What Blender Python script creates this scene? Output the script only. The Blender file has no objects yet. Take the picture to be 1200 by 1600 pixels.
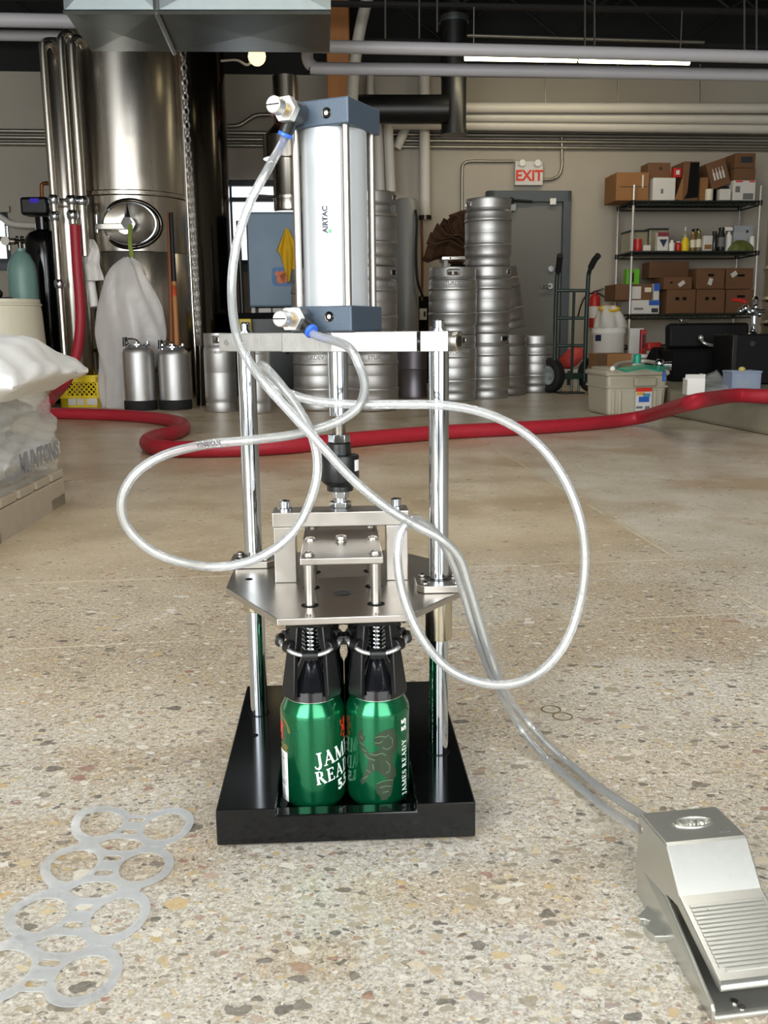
import bpy, bmesh, math, random
from mathutils import Vector, Matrix
sin, cos, pi, rad = math.sin, math.cos, math.pi, math.radians
SC = bpy.context.scene
COL = SC.collection

# ------------------------------------------------------------------ camera
F, HZ, ROLL, CH = 1480.0, 518.0, rad(0.6), 0.5          # focal length and horizon in pixels of a 1200x1600 frame
PITCH = math.atan((800 - HZ) / F)
_f = Vector((0, cos(PITCH), -sin(PITCH)))
_r0, _u0 = Vector((1, 0, 0)), Vector((0, sin(PITCH), cos(PITCH)))
_r = _r0 * cos(ROLL) - _u0 * sin(ROLL)
_u = _u0 * cos(ROLL) + _r0 * sin(ROLL)
cd = bpy.data.cameras.new('camera'); cam = bpy.data.objects.new('camera', cd); COL.objects.link(cam)
M3 = Matrix((_r, _u, -_f)).transposed()
cam.matrix_world = Matrix.Translation((0, 0, CH)) @ M3.to_4x4()
cd.sensor_fit = 'VERTICAL'; cd.sensor_height = 36; cd.sensor_width = 27; cd.lens = 36 * F / 1600
cd.clip_start = 0.02; cd.clip_end = 200
SC.camera = cam

# ------------------------------------------------------------------ sky, daylight, exposure
W = bpy.data.worlds.new('overcast_sky'); SC.world = W; W.use_nodes = True
bg = W.node_tree.nodes['Background']
bg.inputs[0].default_value = (0.93, 0.97, 1.0, 1); bg.inputs[1].default_value = 2.2
def area(name, loc, rot, sx, sy, power, col):
    l = bpy.data.lights.new(name, 'AREA'); l.shape = 'RECTANGLE'; l.size = sx; l.size_y = sy
    l.energy = power; l.color = col
    o = bpy.data.objects.new(name, l); COL.objects.link(o); o.location = loc; o.rotation_euler = rot
    return o
# daylight through the two open loading doors behind the camera
area('daylight_wide_door', (-2.15, -1.85, 1.5), (rad(90), 0, 0), 3.0, 2.7, 205, (0.95, 0.98, 1.0))
area('daylight_narrow_door', (1.55, -1.85, 1.5), (rad(90), 0, 0), 2.7, 2.7, 90, (0.95, 0.98, 1.0))
VS = SC.view_settings
SC.display_settings.display_device = 'sRGB'
VS.view_transform = 'Standard'; VS.look = 'None'; VS.gamma = 1.0; VS.use_curve_mapping = False
VS.exposure = 0.12

# ------------------------------------------------------------------ placing helpers
def ray(px, py): return _f + _r * ((px - 600) / F) - _u * ((py - 800) / F)
def at(px, py, Y):
    d = ray(px, py); return Vector((0, 0, CH)) + d * (Y / d.y)
def gnd(px, py, z=0.0):
    d = ray(px, py); return Vector((0, 0, CH)) + d * ((z - CH) / d.z)
RA = rad(5.0)                                             # the room is turned a little against the camera
UN, NN = Vector((cos(RA), sin(RA), 0)), Vector((-sin(RA), cos(RA), 0))
WD = 9.4                                                  # distance of the back wall along its normal
def wp(px, py, off=0.0):
    d = ray(px, py); return Vector((0, 0, CH)) + d * ((WD - off) / d.dot(NN))
def room(u, v, z): return UN * u + NN * v + Vector((0, 0, z))

# ------------------------------------------------------------------ materials
def lin(c):
    def f(v): return v / 12.92 if v <= 0.04045 else ((v + 0.055) / 1.055) ** 2.4
    if isinstance(c, str): c = [int(c[i:i + 2], 16) / 255 for i in (0, 2, 4)]
    return tuple(f(v) for v in c)
class NT:
    def __init__(s, name):
        s.m = bpy.data.materials.new(name); s.m.use_nodes = True
        s.t = s.m.node_tree; s.b = s.t.nodes['Principled BSDF']; s.out = s.t.nodes['Material Output']
    def n(s, typ, ins=None, **kw):
        x = s.t.nodes.new(typ)
        for k, v in kw.items(): setattr(x, k, v)
        for k, v in (ins or {}).items():
            if hasattr(v, 'links'): s.t.links.new(v, x.inputs[k])
            else: x.inputs[k].default_value = v
        return x
    def math(s, op, a, b=0.0, c=0.0):
        x = s.t.nodes.new('ShaderNodeMath'); x.operation = op
        for i, v in enumerate((a, b, c)):
            if hasattr(v, 'links'): s.t.links.new(v, x.inputs[i])
            else: x.inputs[i].default_value = v
        return x.outputs[0]
    def mix(s, fac, a, b):
        x = s.t.nodes.new('ShaderNodeMix'); x.data_type = 'RGBA'
        for i, v in ((0, fac), (6, a), (7, b)):
            if hasattr(v, 'links'): s.t.links.new(v, x.inputs[i])
            elif i == 0: x.inputs[i].default_value = v
            else: x.inputs[i].default_value = (*v[:3], 1)
        return x.outputs[2]
    def link(s, a, b): s.t.links.new(a, b)
MATS = {}
def pm(name, col, rough=0.5, metal=0.0, var=0.08, scale=25.0, bump=0.0, bscale=None, stretch=None, coat=0.0, spec=0.5, rvar=0.05):
    """principled material with fine tone, gloss and relief variation from noise"""
    if name in MATS: return MATS[name]
    N = NT(name); b = N.b; c = lin(col)
    tc = N.n('ShaderNodeTexCoord').outputs['Object']
    if stretch: tc = N.n('ShaderNodeMapping', {0: tc, 3: stretch}).outputs[0]
    no = N.n('ShaderNodeTexNoise', {'Vector': tc, 'Scale': scale, 'Detail': 4.0})
    lo = tuple(v * (1 - var) for v in c); hi = tuple(min(1, v * (1 + var)) for v in c)
    N.link(N.mix(no.outputs[0], lo, hi), b.inputs['Base Color'])
    N.link(N.math('MULTIPLY_ADD', no.outputs[0], 2 * rvar, max(0.0, rough - rvar)), b.inputs['Roughness'])
    b.inputs['Metallic'].default_value = metal; b.inputs['Specular IOR Level'].default_value = spec
    if coat: b.inputs['Coat Weight'].default_value = coat; b.inputs['Coat Roughness'].default_value = 0.05
    if bump:
        n2 = N.n('ShaderNodeTexNoise', {'Vector': tc, 'Scale': bscale or scale * 3, 'Detail': 5.0})
        bp = N.n('ShaderNodeBump', {'Strength': bump, 'Distance': 0.01, 'Height': n2.outputs[0]})
        N.link(bp.outputs[0], b.inputs['Normal'])
    MATS[name] = N.m; return N.m
def emit(name, col, strength):
    N = NT(name); e = N.n('ShaderNodeEmission', {0: (*lin(col), 1), 1: strength})
    N.link(e.outputs[0], N.out.inputs[0]); return N.m
def film(name, col, alpha, rough=0.25, edge=0.5, bump=0.0, bscale=30):
    """thin clear or milky plastic: part see-through, more solid where seen edge-on"""
    N = NT(name); b = N.b; b.inputs['Base Color'].default_value = (*lin(col), 1); b.inputs['Roughness'].default_value = rough
    lw = N.n('ShaderNodeLayerWeight', {0: 0.35})
    no = N.n('ShaderNodeTexNoise', {'Vector': N.n('ShaderNodeTexCoord').outputs['Object'], 'Scale': bscale, 'Detail': 4.0})
    a = N.math('ADD', N.math('MULTIPLY', lw.outputs['Facing'], edge), N.math('MULTIPLY_ADD', no.outputs[0], 0.3 * alpha, alpha * 0.85))
    N.link(N.math('MINIMUM', a, 1.0), b.inputs['Alpha'])
    if bump:
        bp = N.n('ShaderNodeBump', {'Strength': bump, 'Distance': 0.02, 'Height': no.outputs[0]}); N.link(bp.outputs[0], b.inputs['Normal'])
    return N.m
chrome = pm('chrome', 'c2c8cf', 0.07, 1, 0.03, 200, rvar=0.02)
steel = pm('ground_stainless', 'b9b4ad', 0.3, 1, 0.06, 60, 0.0, 300, rvar=0.06)
plate_m = pm('milled_plate', 'a2a19e', 0.4, 1, 0.12, 90, 0.03, 400)
brushed = pm('brushed_tank_steel', 'c6c0b6', 0.27, 1, 0.05, 8, stretch=(1, 1, 0.02), rvar=0.04)
dark_steel = pm('dark_tank_steel', '4a4640', 0.16, 1, 0.15, 6, stretch=(1, 1, 0.02))
keg_m = pm('keg_steel', 'c2c1bf', 0.48, 1, 0.1, 14, 0.05, 60)
keg_d = pm('weathered_keg_steel', 'aeaba8', 0.52, 1, 0.16, 10, 0.06, 60)
alu = pm('anodised_barrel', 'c0c5c8', 0.42, 0.45, 0.02, 40)
slate = pm('slate_cap_paint', '414e5b', 0.42, 0.25, 0.05, 60, 0.05, 500)
blk = pm('black_plastic', '0e0f10', 0.36, 0, 0.15, 60, 0.05, 200)
blk_gloss = pm('black_glossy_paint', '08090a', 0.12, 0, 0.05, 40, coat=0.0, rvar=0.002, spec=0.42)
black_m = pm('black_matte', '070707', 0.8, 0, 0.2, spec=0.2)
cone_m = pm('black_shiny_cone', '101114', 0.12, 0, 0.1, coat=0.6, rvar=0.01)
nickel = pm('nickel_plate', 'dcdad6', 0.34, 0.85, 0.04, 200)
brass = pm('brass', 'c2a766', 0.25, 1)
blue_p = pm('blue_plastic', '1f5fd0', 0.35)
green_can = pm('green_can_metal', '0a6a42', 0.2, 0.8, 0.04, 50, coat=0.5, rvar=0.02)
can_top_m = pm('can_lid_metal', 'c8c8c8', 0.25, 1)
white_ink = pm('white_ink', 'f2f4f0', 0.35, 0, 0.02)
red_ink = pm('red_ink', 'd8301c', 0.35, 0, 0.03)
olive_ink = pm('olive_ink', '344232', 0.3, 0.5, 0.08)
gold_ink = pm('gold_ink', 'a78b4a', 0.35, 0.3)
dark_ink = pm('dark_ink', '2b2d33', 0.5)
grey_ink = pm('grey_ink', '6d6d6d', 0.6)
pedal_m = pm('cast_pedal_paint', 'c2c2bb', 0.3, 0.85, 0.03, 300, 0.0, 900)
wall_m = pm('painted_wall', 'aba395', 0.8, 0, 0.04, 3, 0.1, 60)
ceil_m = pm('black_painted_deck', '141413', 0.8, 0, 0.3, 5)
joist_m = pm('black_painted_steel', '100f0e', 0.7, 0, 0.3, 5)
pipe_m = pm('pale_grey_pipe', 'bcbabd', 0.42, 0, 0.05, 5)
pvc = pm('white_pvc', 'd2cdc2', 0.45, 0, 0.05, 5)
galv = pm('galvanised_sheet', '7f8787', 0.42, 0.85, 0.22, 9, 0.03, 30)
conduit_m = pm('conduit_steel', 'a09c92', 0.4, 0.9, 0.1, 8)
duct_m = pm('black_steel_duct', '3c3c3c', 0.38, 0.8, 0.25, 8)
timber = pm('orange_timber', 'b5763a', 0.55, 0, 0.18, 4, 0.1, 20, stretch=(8, 8, 0.5))
frame_m = pm('dark_window_frame', '2b2f34', 0.5)
door_m = pm('grey_door_paint', '6f706c', 0.5, 0, 0.05, 4)
dframe_m = pm('slate_door_frame', '4c545a', 0.5, 0, 0.05, 4)
card = pm('cardboard', '8a6038', 0.8, 0, 0.12, 8, 0.05, 80)
card_d = pm('brown_cardboard', '6b4a30', 0.8, 0, 0.12, 8, 0.05, 80)
card_dd = pm('dark_flattened_cardboard', '563b24', 0.85, 0, 0.25, 10)
white_card = pm('white_carton', 'cfccc6', 0.6, 0, 0.04, 10)
white_pl = pm('white_plastic', 'e6e4de', 0.4, 0, 0.04, 10)
cream_pl = pm('cream_plastic', 'd9d2ba', 0.42, 0, 0.05, 6)
tote_m = pm('beige_tote_plastic', 'b3ab97', 0.45, 0, 0.05, 8, 0.03, 80)
red_hose = pm('red_rubber', '9e1b2b', 0.5, 0, 0.15, 30, 0.15, 60)
yellow = pm('yellow_plastic', 'e0c414', 0.4, 0, 0.06, 12)
teal = pm('teal_cylinder_paint', '6f9088', 0.4, 0, 0.14, 10)
truck_m = pm('dark_green_enamel', '1d2f28', 0.35, 0, 0.15, 20)
rubber = pm('black_rubber', '121212', 0.75, 0, 0.2, 30)
hub_m = pm('grey_wheel_hub', '8d9492', 0.45, 0.3)
wire_m = pm('dark_green_wire', '2c3330', 0.5, 0.4, 0.1)
blue_pl = pm('blue_plastic_carton', '2258b0', 0.45)
red_pl = pm('red_plastic', 'b02420', 0.4)
navy = pm('navy_paper', '1e2748', 0.6)
green_b = pm('bright_green_plastic', '5fae1e', 0.45)
green_c = pm('teal_green_plastic', '0f8f70', 0.35)
purple = emit('purple_display', '4a3cc0', 0.6)
panel_b = pm('blue_grey_enamel', '51687a', 0.4, 0.1, 0.06, 6)
cloth_y = pm('yellow_cloth', 'd8ac20', 0.9, 0, 0.1, 40, 0.2, 200)
orange = pm('orange_print', 'd06a28', 0.5)
wood = pm('varnished_handle_wood', 'a8703c', 0.5, 0, 0.12, 8, stretch=(6, 6, 0.6))
wood_b = pm('brown_handle_wood', '7a4524', 0.5, 0, 0.15, 8, stretch=(6, 6, 0.6))
pallet_w = pm('pallet_wood', 'b7ab98', 0.8, 0, 0.12, 5, 0.15, 40, stretch=(5, 1, 5))
sack_m = pm('white_woven_sack', 'e4e4e2', 0.5, 0, 0.05, 20, 0.05, 35)
bag_m = pm('white_plastic_bag', 'f6f6f4', 0.35, 0, 0.02, 12, 0.04, 18)
conc = pm('curb_concrete', '8b8674', 0.6, 0, 0.2, 7, 0.1, 40)
green_strap = pm('olive_green_strap', '7d8f3a', 0.7)
wrap_m = film('stretch_wrap', 'f0f2f0', 0.2, 0.12, 0.3, 0.25, 9)
bagfilm = film('milky_bag_film', 'd0cbc7', 0.62, 0.3, 0.35, 0.4, 9)
ringfilm = film('milky_ring_plastic', 'd2d7da', 0.25, 0.2, 0.35)
clearfilm = film('clear_sheet_plastic', 'cfd4d6', 0.4, 0.15, 0.4, 0.4, 12)
bluefilm = film('blue_tint_tub_plastic', 'a9b6cc', 0.45, 0.25, 0.3)
jarfilm = film('jar_plastic', 'a9a48a', 0.5, 0.15, 0.4)
glass_m = film('window_glass', 'ffffff', 0.02, 0.02, 0.1)
def hose_mat():
    N = NT('clear_air_hose')
    tr = N.n('ShaderNodeBsdfTransparent', {0: (0.985, 0.99, 0.985, 1)})
    milk = N.n('ShaderNodeBsdfDiffuse', {0: (0.86, 0.88, 0.87, 1)})
    gl = N.n('ShaderNodeBsdfGlossy', {0: (1, 1, 1, 1), 1: 0.07})
    lw = N.n('ShaderNodeLayerWeight', {0: 0.3})
    body = N.n('ShaderNodeMixShader', {0: N.math('MULTIPLY_ADD', N.math('POWER', lw.outputs['Facing'], 2.0), 0.55, 0.13), 1: tr.outputs[0], 2: milk.outputs[0]})
    fr = N.n('ShaderNodeFresnel', {0: 1.5})
    sh = N.n('ShaderNodeMixShader', {0: N.math('MULTIPLY_ADD', fr.outputs[0], 0.9, 0.03), 1: body.outputs[0], 2: gl.outputs[0]})
    N.link(sh.outputs[0], N.out.inputs[0]); return N.m
hose_m = hose_mat()

# polished concrete with exposed pebbles
def floor_mat():
    N = NT('polished_aggregate_concrete'); b = N.b
    P = N.n('ShaderNodeNewGeometry').outputs['Position']
    sep = N.n('ShaderNodeSeparateXYZ', {0: P}); X, Y = sep.outputs[0], sep.outputs[1]
    def noise(scale, det=4.0, off=0.0, rough=0.55):
        v = N.n('ShaderNodeMapping', {0: P, 1: (off, off * 0.7, 0)}).outputs[0] if off else P
        return N.n('ShaderNodeTexNoise', {'Vector': v, 'Scale': scale, 'Detail': det, 'Roughness': rough})
    def ramp(v, stops):
        r = N.n('ShaderNodeValToRGB', {0: v}); e = r.color_ramp.elements
        while len(e) < len(stops): e.new(0.5)
        for el, (p, c) in zip(e, stops): el.position = p; el.color = (*c, 1) if len(c) == 3 else c
        return r.outputs[0]
    def step(v, lo, hi):
        return N.n('ShaderNodeMapRange', {0: v, 1: lo, 2: hi, 3: 0.0, 4: 1.0}, interpolation_type='SMOOTHSTEP').outputs[0]
    def side(p, q, w):                                    # 0 on one side of the line p-q, 1 on the other
        d = Vector((q.x - p.x, q.y - p.y)).normalized(); nx, ny = -d.y, d.x
        s = N.math('ADD', N.math('MULTIPLY', X, nx), N.math('MULTIPLY_ADD', Y, ny, -(p.x * nx + p.y * ny)))
        return s
    wob = N.math('MULTIPLY_ADD', noise(2.2, 3).outputs[0], 0.12, -0.06)
    # slab colour: tan-brown slab, greyer patches, stains
    big = noise(0.9, 5, 3.0).outputs[0]; mid = noise(3.5, 6, 9.0).outputs[0]
    slab = ramp(mid, [(0.3, lin('aa9777')), (0.5, lin('c4b191')), (0.7, lin('d3c4a8'))])
    grey = ramp(noise(4.0, 6, 17.0).outputs[0], [(0.3, lin('b0a897')), (0.5, lin('c8c1b1')), (0.7, lin('dcd8cd'))])
    j1 = side(gnd(0, 913), gnd(975, 877), 0)              # joint running across behind the machine
    j2 = side(gnd(0, 1016), gnd(400, 996), 0)
    j3 = side(gnd(905, 780), gnd(1160, 935), 0)
    near = step(N.math('ADD', j1, wob), 0.25, -0.25)      # near slab is paler and shows its pebbles
    right = step(N.math('ADD', j3, wob), -0.02, 0.03)
    gfac = N.math('MAXIMUM', N.math('MULTIPLY', near, step(big, 0.38, 0.56)), N.math('MULTIPLY', right, N.math('MULTIPLY_ADD', big, 0.9, 0.2)))
    col = N.mix(gfac, slab, grey)
    fg = N.math('MULTIPLY', step(Y, 1.35, 0.75), step(noise(2.6, 4, 23.0).outputs[0], 0.38, 0.58))
    col = N.mix(N.math('MULTIPLY', fg, 0.75), col, lin('c8c3b7'))
    st = noise(2.4, 5, 31.0).outputs[0]
    col = N.mix(N.math('MULTIPLY', step(st, 0.50, 0.66), 0.7), col, lin('a68c64'))
    for sx_, sy_, rx_, ry_ in ((750, 1395, .12, .06), (945, 1000, .36, .15), (120, 1330, .16, .07), (330, 1190, .22, .07), (480, 1500, .05, .03)):
        c_ = gnd(sx_, sy_); dx_ = N.math('MULTIPLY', N.math('SUBTRACT', X, c_.x), 1 / rx_); dy_ = N.math('MULTIPLY', N.math('SUBTRACT', Y, c_.y), 1 / ry_)
        dd = N.math('SQRT', N.math('ADD', N.math('MULTIPLY', dx_, dx_), N.math('MULTIPLY', dy_, dy_)))
        mk = step(N.math('ADD', N.math('SUBTRACT', 1.0, dd), N.math('MULTIPLY_ADD', noise(9.0, 5, 51.0).outputs[0], 2.2, -1.1)), -0.05, 0.35)
        col = N.mix(N.math('MULTIPLY', mk, 0.55), col, lin('a98c5f'))
    # fine sand
    fine = noise(420.0, 3).outputs[0]; gran = noise(170.0, 4, 3.3).outputs[0]
    sand = N.math('MULTIPLY_ADD', gran, 0.5, N.math('MULTIPLY', fine, 0.5))
    col = N.mix(N.math('MULTIPLY_ADD', near, 0.7, 0.25), col, N.mix(step(sand, 0.38, 0.62), N.mix(0.42, col, lin('5d564a')), N.mix(0.42, col, lin('eae6dd'))))
    # pebbles: four sizes of irregular cells, each with its own colour
    dist = noise(46.0, 3, 5.0)
    wp_ = N.n('ShaderNodeVectorMath', {0: P, 1: N.n('ShaderNodeVectorMath', {0: dist.outputs[1], 'Scale': 0.020}, operation='SCALE').outputs[0]}, operation='ADD').outputs[0]
    show = N.math('MULTIPLY_ADD', near, 0.72, 0.28)
    pal = [(0.0, lin('22201e')), (0.10, lin('3c3732')), (0.17, lin('6d6456')), (0.28, lin('8b8069')), (0.40, lin('a39677')), (0.50, lin('b5a78c')),
           (0.58, lin('c4a058')), (0.64, lin('cbb88a')), (0.74, lin('ded8c8')), (0.86, lin('ebe7dc')), (0.91, lin('a0785c')), (0.945, lin('8a4f40')), (1.0, lin('8b9092'))]
    for scale, thr, keep, seed in ((310.0, 0.40, 0.30, 1.3), (150.0, 0.37, 0.30, 4.7), (82.0, 0.34, 0.32, 8.1), (50.0, 0.31, 0.24, 12.9), (31.0, 0.27, 0.14, 17.3)):
        mp = N.n('ShaderNodeMapping', {0: wp_, 1: (seed, seed, 0), 2: (0, 0, seed), 3: (1.0, 1.45, 0.0)}).outputs[0]
        vo = N.n('ShaderNodeTexVoronoi', {'Vector': mp, 'Scale': scale, 'Randomness': 0.95}, voronoi_dimensions='2D')
        cs = N.n('ShaderNodeSeparateColor', {0: vo.outputs['Color']})
        size = N.math('MULTIPLY_ADD', cs.outputs[2], thr * 0.8, thr * 0.4)
        inside = step(N.math('SUBTRACT', vo.outputs['Distance'], size), 0.03, -0.015)
        kept = N.math('LESS_THAN', cs.outputs[0], N.math('MULTIPLY', show, keep))
        pc = ramp(cs.outputs[1], pal)
        pc = N.mix(0.3, pc, N.mix(gran, N.mix(0.4, pc, lin('5d564a')), lin('d8d0c0')))
        col = N.mix(N.math('MULTIPLY', N.math('MULTIPLY', inside, kept), 0.82), col, pc)
    # pale saw-cut joints and a wandering hairline crack
    for j, w in ((j1, 0.0035), (j2, 0.0028), (j3, 0.003)):
        line = N.math('LESS_THAN', N.math('ABSOLUTE', j), N.math('MULTIPLY', noise(9.0, 3, 2.0).outputs[0], 2 * w))
        col = N.mix(N.math('MULTIPLY', line, N.math('MULTIPLY', step(noise(2.5, 3, 7.0).outputs[0], 0.42, 0.52), 0.7)), col, lin('d8cfb8'))
    N.link(col, b.inputs['Base Color'])
    N.link(N.math('MULTIPLY_ADD', noise(6.0, 5, 41.0).outputs[0], 0.22, 0.2), b.inputs['Roughness'])
    b.inputs['Specular IOR Level'].default_value = 0.45
    bp = N.n('ShaderNodeBump', {'Strength': 0.06, 'Distance': 0.004, 'Height': fine}); N.link(bp.outputs[0], b.inputs['Normal'])
    return N.m
floor_m = floor_mat()

# ------------------------------------------------------------------ mesh helpers
class MB:
    def __init__(s): s.bm = bmesh.new()
    def faces(s, vs, fs):
        v = [s.bm.verts.new(p) for p in vs]
        for f in fs:
            try: s.bm.faces.new([v[i] for i in f])
            except ValueError: pass
        return s
    def box(s, c, d, R=None):
        x, y, z = d[0] / 2, d[1] / 2, d[2] / 2; c = Vector(c)
        vs = [Vector((i, j, k)) for i in (-x, x) for j in (-y, y) for k in (-z, z)]
        if R is not None: vs = [R @ v for v in vs]
        return s.faces([v + c for v in vs], [(0, 1, 3, 2), (4, 6, 7, 5), (0, 4, 5, 1), (2, 3, 7, 6), (0, 2, 6, 4), (1, 5, 7, 3)])
    def box2(s, a, b): return s.box([(p + q) / 2 for p, q in zip(a, b)], [abs(q - p) for p, q in zip(a, b)])
    def prism(s, poly, z0, z1, axis='z'):
        n = len(poly)
        m = {'z': lambda p, z: (p[0], p[1], z), 'x': lambda p, z: (z, p[0], p[1]), 'y': lambda p, z: (p[0], z, p[1])}[axis]
        return s.faces([m(p, z0) for p in poly] + [m(p, z1) for p in poly],
                       [list(range(n))[::-1], list(range(n, 2 * n))] + [(i, (i + 1) % n, n + (i + 1) % n, n + i) for i in range(n)])
    def lathe(s, prof, seg=24, c=(0, 0, 0), skip=None, sx=1.0, sy=1.0, R=None, caps=True):
        c = Vector(c); rings = []
        def T(v): return (R @ v if R is not None else v) + c
        for r, z in prof:
            if r < 1e-6: rings.append([s.bm.verts.new(T(Vector((0, 0, z))))])
            else: rings.append([s.bm.verts.new(T(Vector((r * cos(2 * pi * i / seg) * sx, r * sin(2 * pi * i / seg) * sy, z)))) for i in range(seg)])
        for j in range(len(prof) - 1):
            a, b = rings[j], rings[j + 1]
            for i in range(seg):
                k = (i + 1) % seg
                if skip and skip(i, j): continue
                if len(a) == 1 and len(b) == 1: continue
                if len(a) == 1: f = [a[0], b[k], b[i]]
                elif len(b) == 1: f = [a[i], a[k], b[0]]
                else: f = [a[i], a[k], b[k], b[i]]
                s.bm.faces.new(f)
        if caps:
            if len(rings[0]) > 1: s.bm.faces.new(rings[0][::-1])
            if len(rings[-1]) > 1: s.bm.faces.new(rings[-1])
        return s
    def cyl(s, p, q, r, r2=None, seg=16, hexa=False):
        p, q = Vector(p), Vector(q); d = q - p; L = d.length
        R = d.to_track_quat('Z', 'Y').to_matrix()
        return s.lathe([(r, 0), (r if r2 is None else r2, L)], 6 if hexa else seg, p, R=R)
    def ball(s, c, r, seg=12, sz=1.0, sx=1.0, sy=1.0):
        n = max(4, seg // 2)
        return s.lathe([(r * sin(pi * j / n), -r * sz * cos(pi * j / n)) for j in range(n + 1)], seg, c, sx=sx, sy=sy, caps=False)
    def tube(s, pts, r, seg=10, closed=False, caps=True, radii=None):
        pts = [Vector(p) for p in pts]; n = len(pts); rings = []; up = None
        for i in range(n):
            if closed: t = pts[(i + 1) % n] - pts[i - 1]
            else: t = pts[min(i + 1, n - 1)] - pts[max(i - 1, 0)]
            t.normalize()
            if up is None: up = Vector((0, 0, 1)) if abs(t.z) < 0.9 else Vector((1, 0, 0))
            up = (up - t * up.dot(t)).normalized(); w = t.cross(up)
            rr = radii[i] if radii else r
            rings.append([s.bm.verts.new(pts[i] + (up * cos(2 * pi * k / seg) + w * sin(2 * pi * k / seg)) * rr) for k in range(seg)])
        for i in range(n if closed else n - 1):
            a, b = rings[i], rings[(i + 1) % n]
            for k in range(seg): s.bm.faces.new([a[k], a[(k + 1) % seg], b[(k + 1) % seg], b[k]])
        if caps and not closed: s.bm.faces.new(rings[0][::-1]); s.bm.faces.new(rings[-1])
        return s
    def grid(s, nx, ny, fn):
        v = [[s.bm.verts.new(fn(i / nx, j / ny)) for j in range(ny + 1)] for i in range(nx + 1)]
        for i in range(nx):
            for j in range(ny): s.bm.faces.new([v[i][j], v[i + 1][j], v[i + 1][j + 1], v[i][j + 1]])
        return s
    def map(s, fn):
        for v in s.bm.verts: v.co = fn(v.co)
        return s
    def build(s, name, mat, parent=None, smooth=35, bevel=0.0, bseg=2, kind=None, loc=None, rot=None):
        bmesh.ops.recalc_face_normals(s.bm, faces=s.bm.faces[:])
        me = bpy.data.meshes.new(name); s.bm.to_mesh(me); s.bm.free()
        if smooth:
            me.polygons.foreach_set('use_smooth', [True] * len(me.polygons)); me.set_sharp_from_angle(angle=rad(smooth))
        me.materials.append(mat)
        o = bpy.data.objects.new(name, me); COL.objects.link(o)
        if parent is not None: o.parent = parent
        if bevel:
            b = o.modifiers.new('edge', 'BEVEL'); b.width = bevel; b.segments = bseg; b.limit_method = 'ANGLE'; b.angle_limit = rad(40)
        if kind: o['kind'] = kind
        if loc is not None: o.location = loc
        if rot is not None: o.rotation_euler = rot
        return o
def tag(o, label, cat, group=None):
    o['label'] = label; o['category'] = cat
    if group: o['group'] = group
    return o
def thing(name, label, cat, loc=(0, 0, 0), rz=0.0, group=None):
    o = bpy.data.objects.new(name, None); COL.objects.link(o); o.empty_display_size = 0.05
    o.location = loc; o.rotation_euler = (0, 0, rz); return tag(o, label, cat, group)
def copy_tree(o, parent=None, loc=None, rz=None, label=None):
    c = o.copy(); COL.objects.link(c)
    if parent is not None: c.parent = parent
    if loc is not None: c.location = loc
    if rz is not None: c.rotation_euler = (0, 0, rz)
    if label: c['label'] = label
    for ch in list(o.children): copy_tree(ch, c)
    return c
def catmull(pts, n=8):
    pts = [Vector(p) for p in pts]; P = [pts[0] * 2 - pts[1]] + pts + [pts[-1] * 2 - pts[-2]]; out = []
    for i in range(1, len(P) - 2):
        a, b, c, d = P[i - 1:i + 3]
        for k in range(n):
            t = k / n
            out.append(0.5 * ((2 * b) + (c - a) * t + (2 * a - 5 * b + 4 * c - d) * t * t + (3 * b - a - 3 * c + d) * t ** 3))
    out.append(pts[-1]); return out
def text_bm(body, size, extrude=0.0, bold=0.0, align='CENTER', sx=1.0):
    cu = bpy.data.curves.new('lettering', 'FONT'); cu.body = body; cu.size = size; cu.extrude = extrude; cu.offset = bold
    cu.align_x = align; cu.align_y = 'CENTER'; cu.resolution_u = 3
    o = bpy.data.objects.new('lettering', cu); COL.objects.link(o)
    me = bpy.data.meshes.new_from_object(o.evaluated_get(bpy.context.evaluated_depsgraph_get()))
    bpy.data.objects.remove(o); bpy.data.curves.remove(cu)
    m = MB(); m.bm.from_mesh(me); bpy.data.meshes.remove(me)
    return m.map(lambda v: Vector((v.x * sx, v.y, v.z)))
def wrap(m, r, a0, z0, tilt=0.0, step=0.12):
    """bend flat artwork (x across, y up) round a cylinder of radius r; angle 0 faces -y, angles grow to +x"""
    if tilt: m.map(lambda v: Vector((v.x * cos(tilt) - v.y * sin(tilt), v.x * sin(tilt) + v.y * cos(tilt), v.z)))
    xs = [v.co.x for v in m.bm.verts]; lo, hi = min(xs), max(xs)
    k = int((hi - lo) / (r * step))
    for i in range(1, k + 1):
        x = lo + (hi - lo) * i / (k + 1)
        bmesh.ops.bisect_plane(m.bm, geom=m.bm.verts[:] + m.bm.edges[:] + m.bm.faces[:], plane_co=(x, 0, 0), plane_no=(1, 0, 0))
    return m.map(lambda v: Vector(((r + v.z) * sin(a0 + v.x / r), -(r + v.z) * cos(a0 + v.x / r), z0 + v.y)))
def poly_bm(poly):
    m = MB(); f = m.bm.faces.new([m.bm.verts.new((x, y, 0)) for x, y in poly]); bmesh.ops.triangulate(m.bm, faces=[f]); return m
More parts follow.
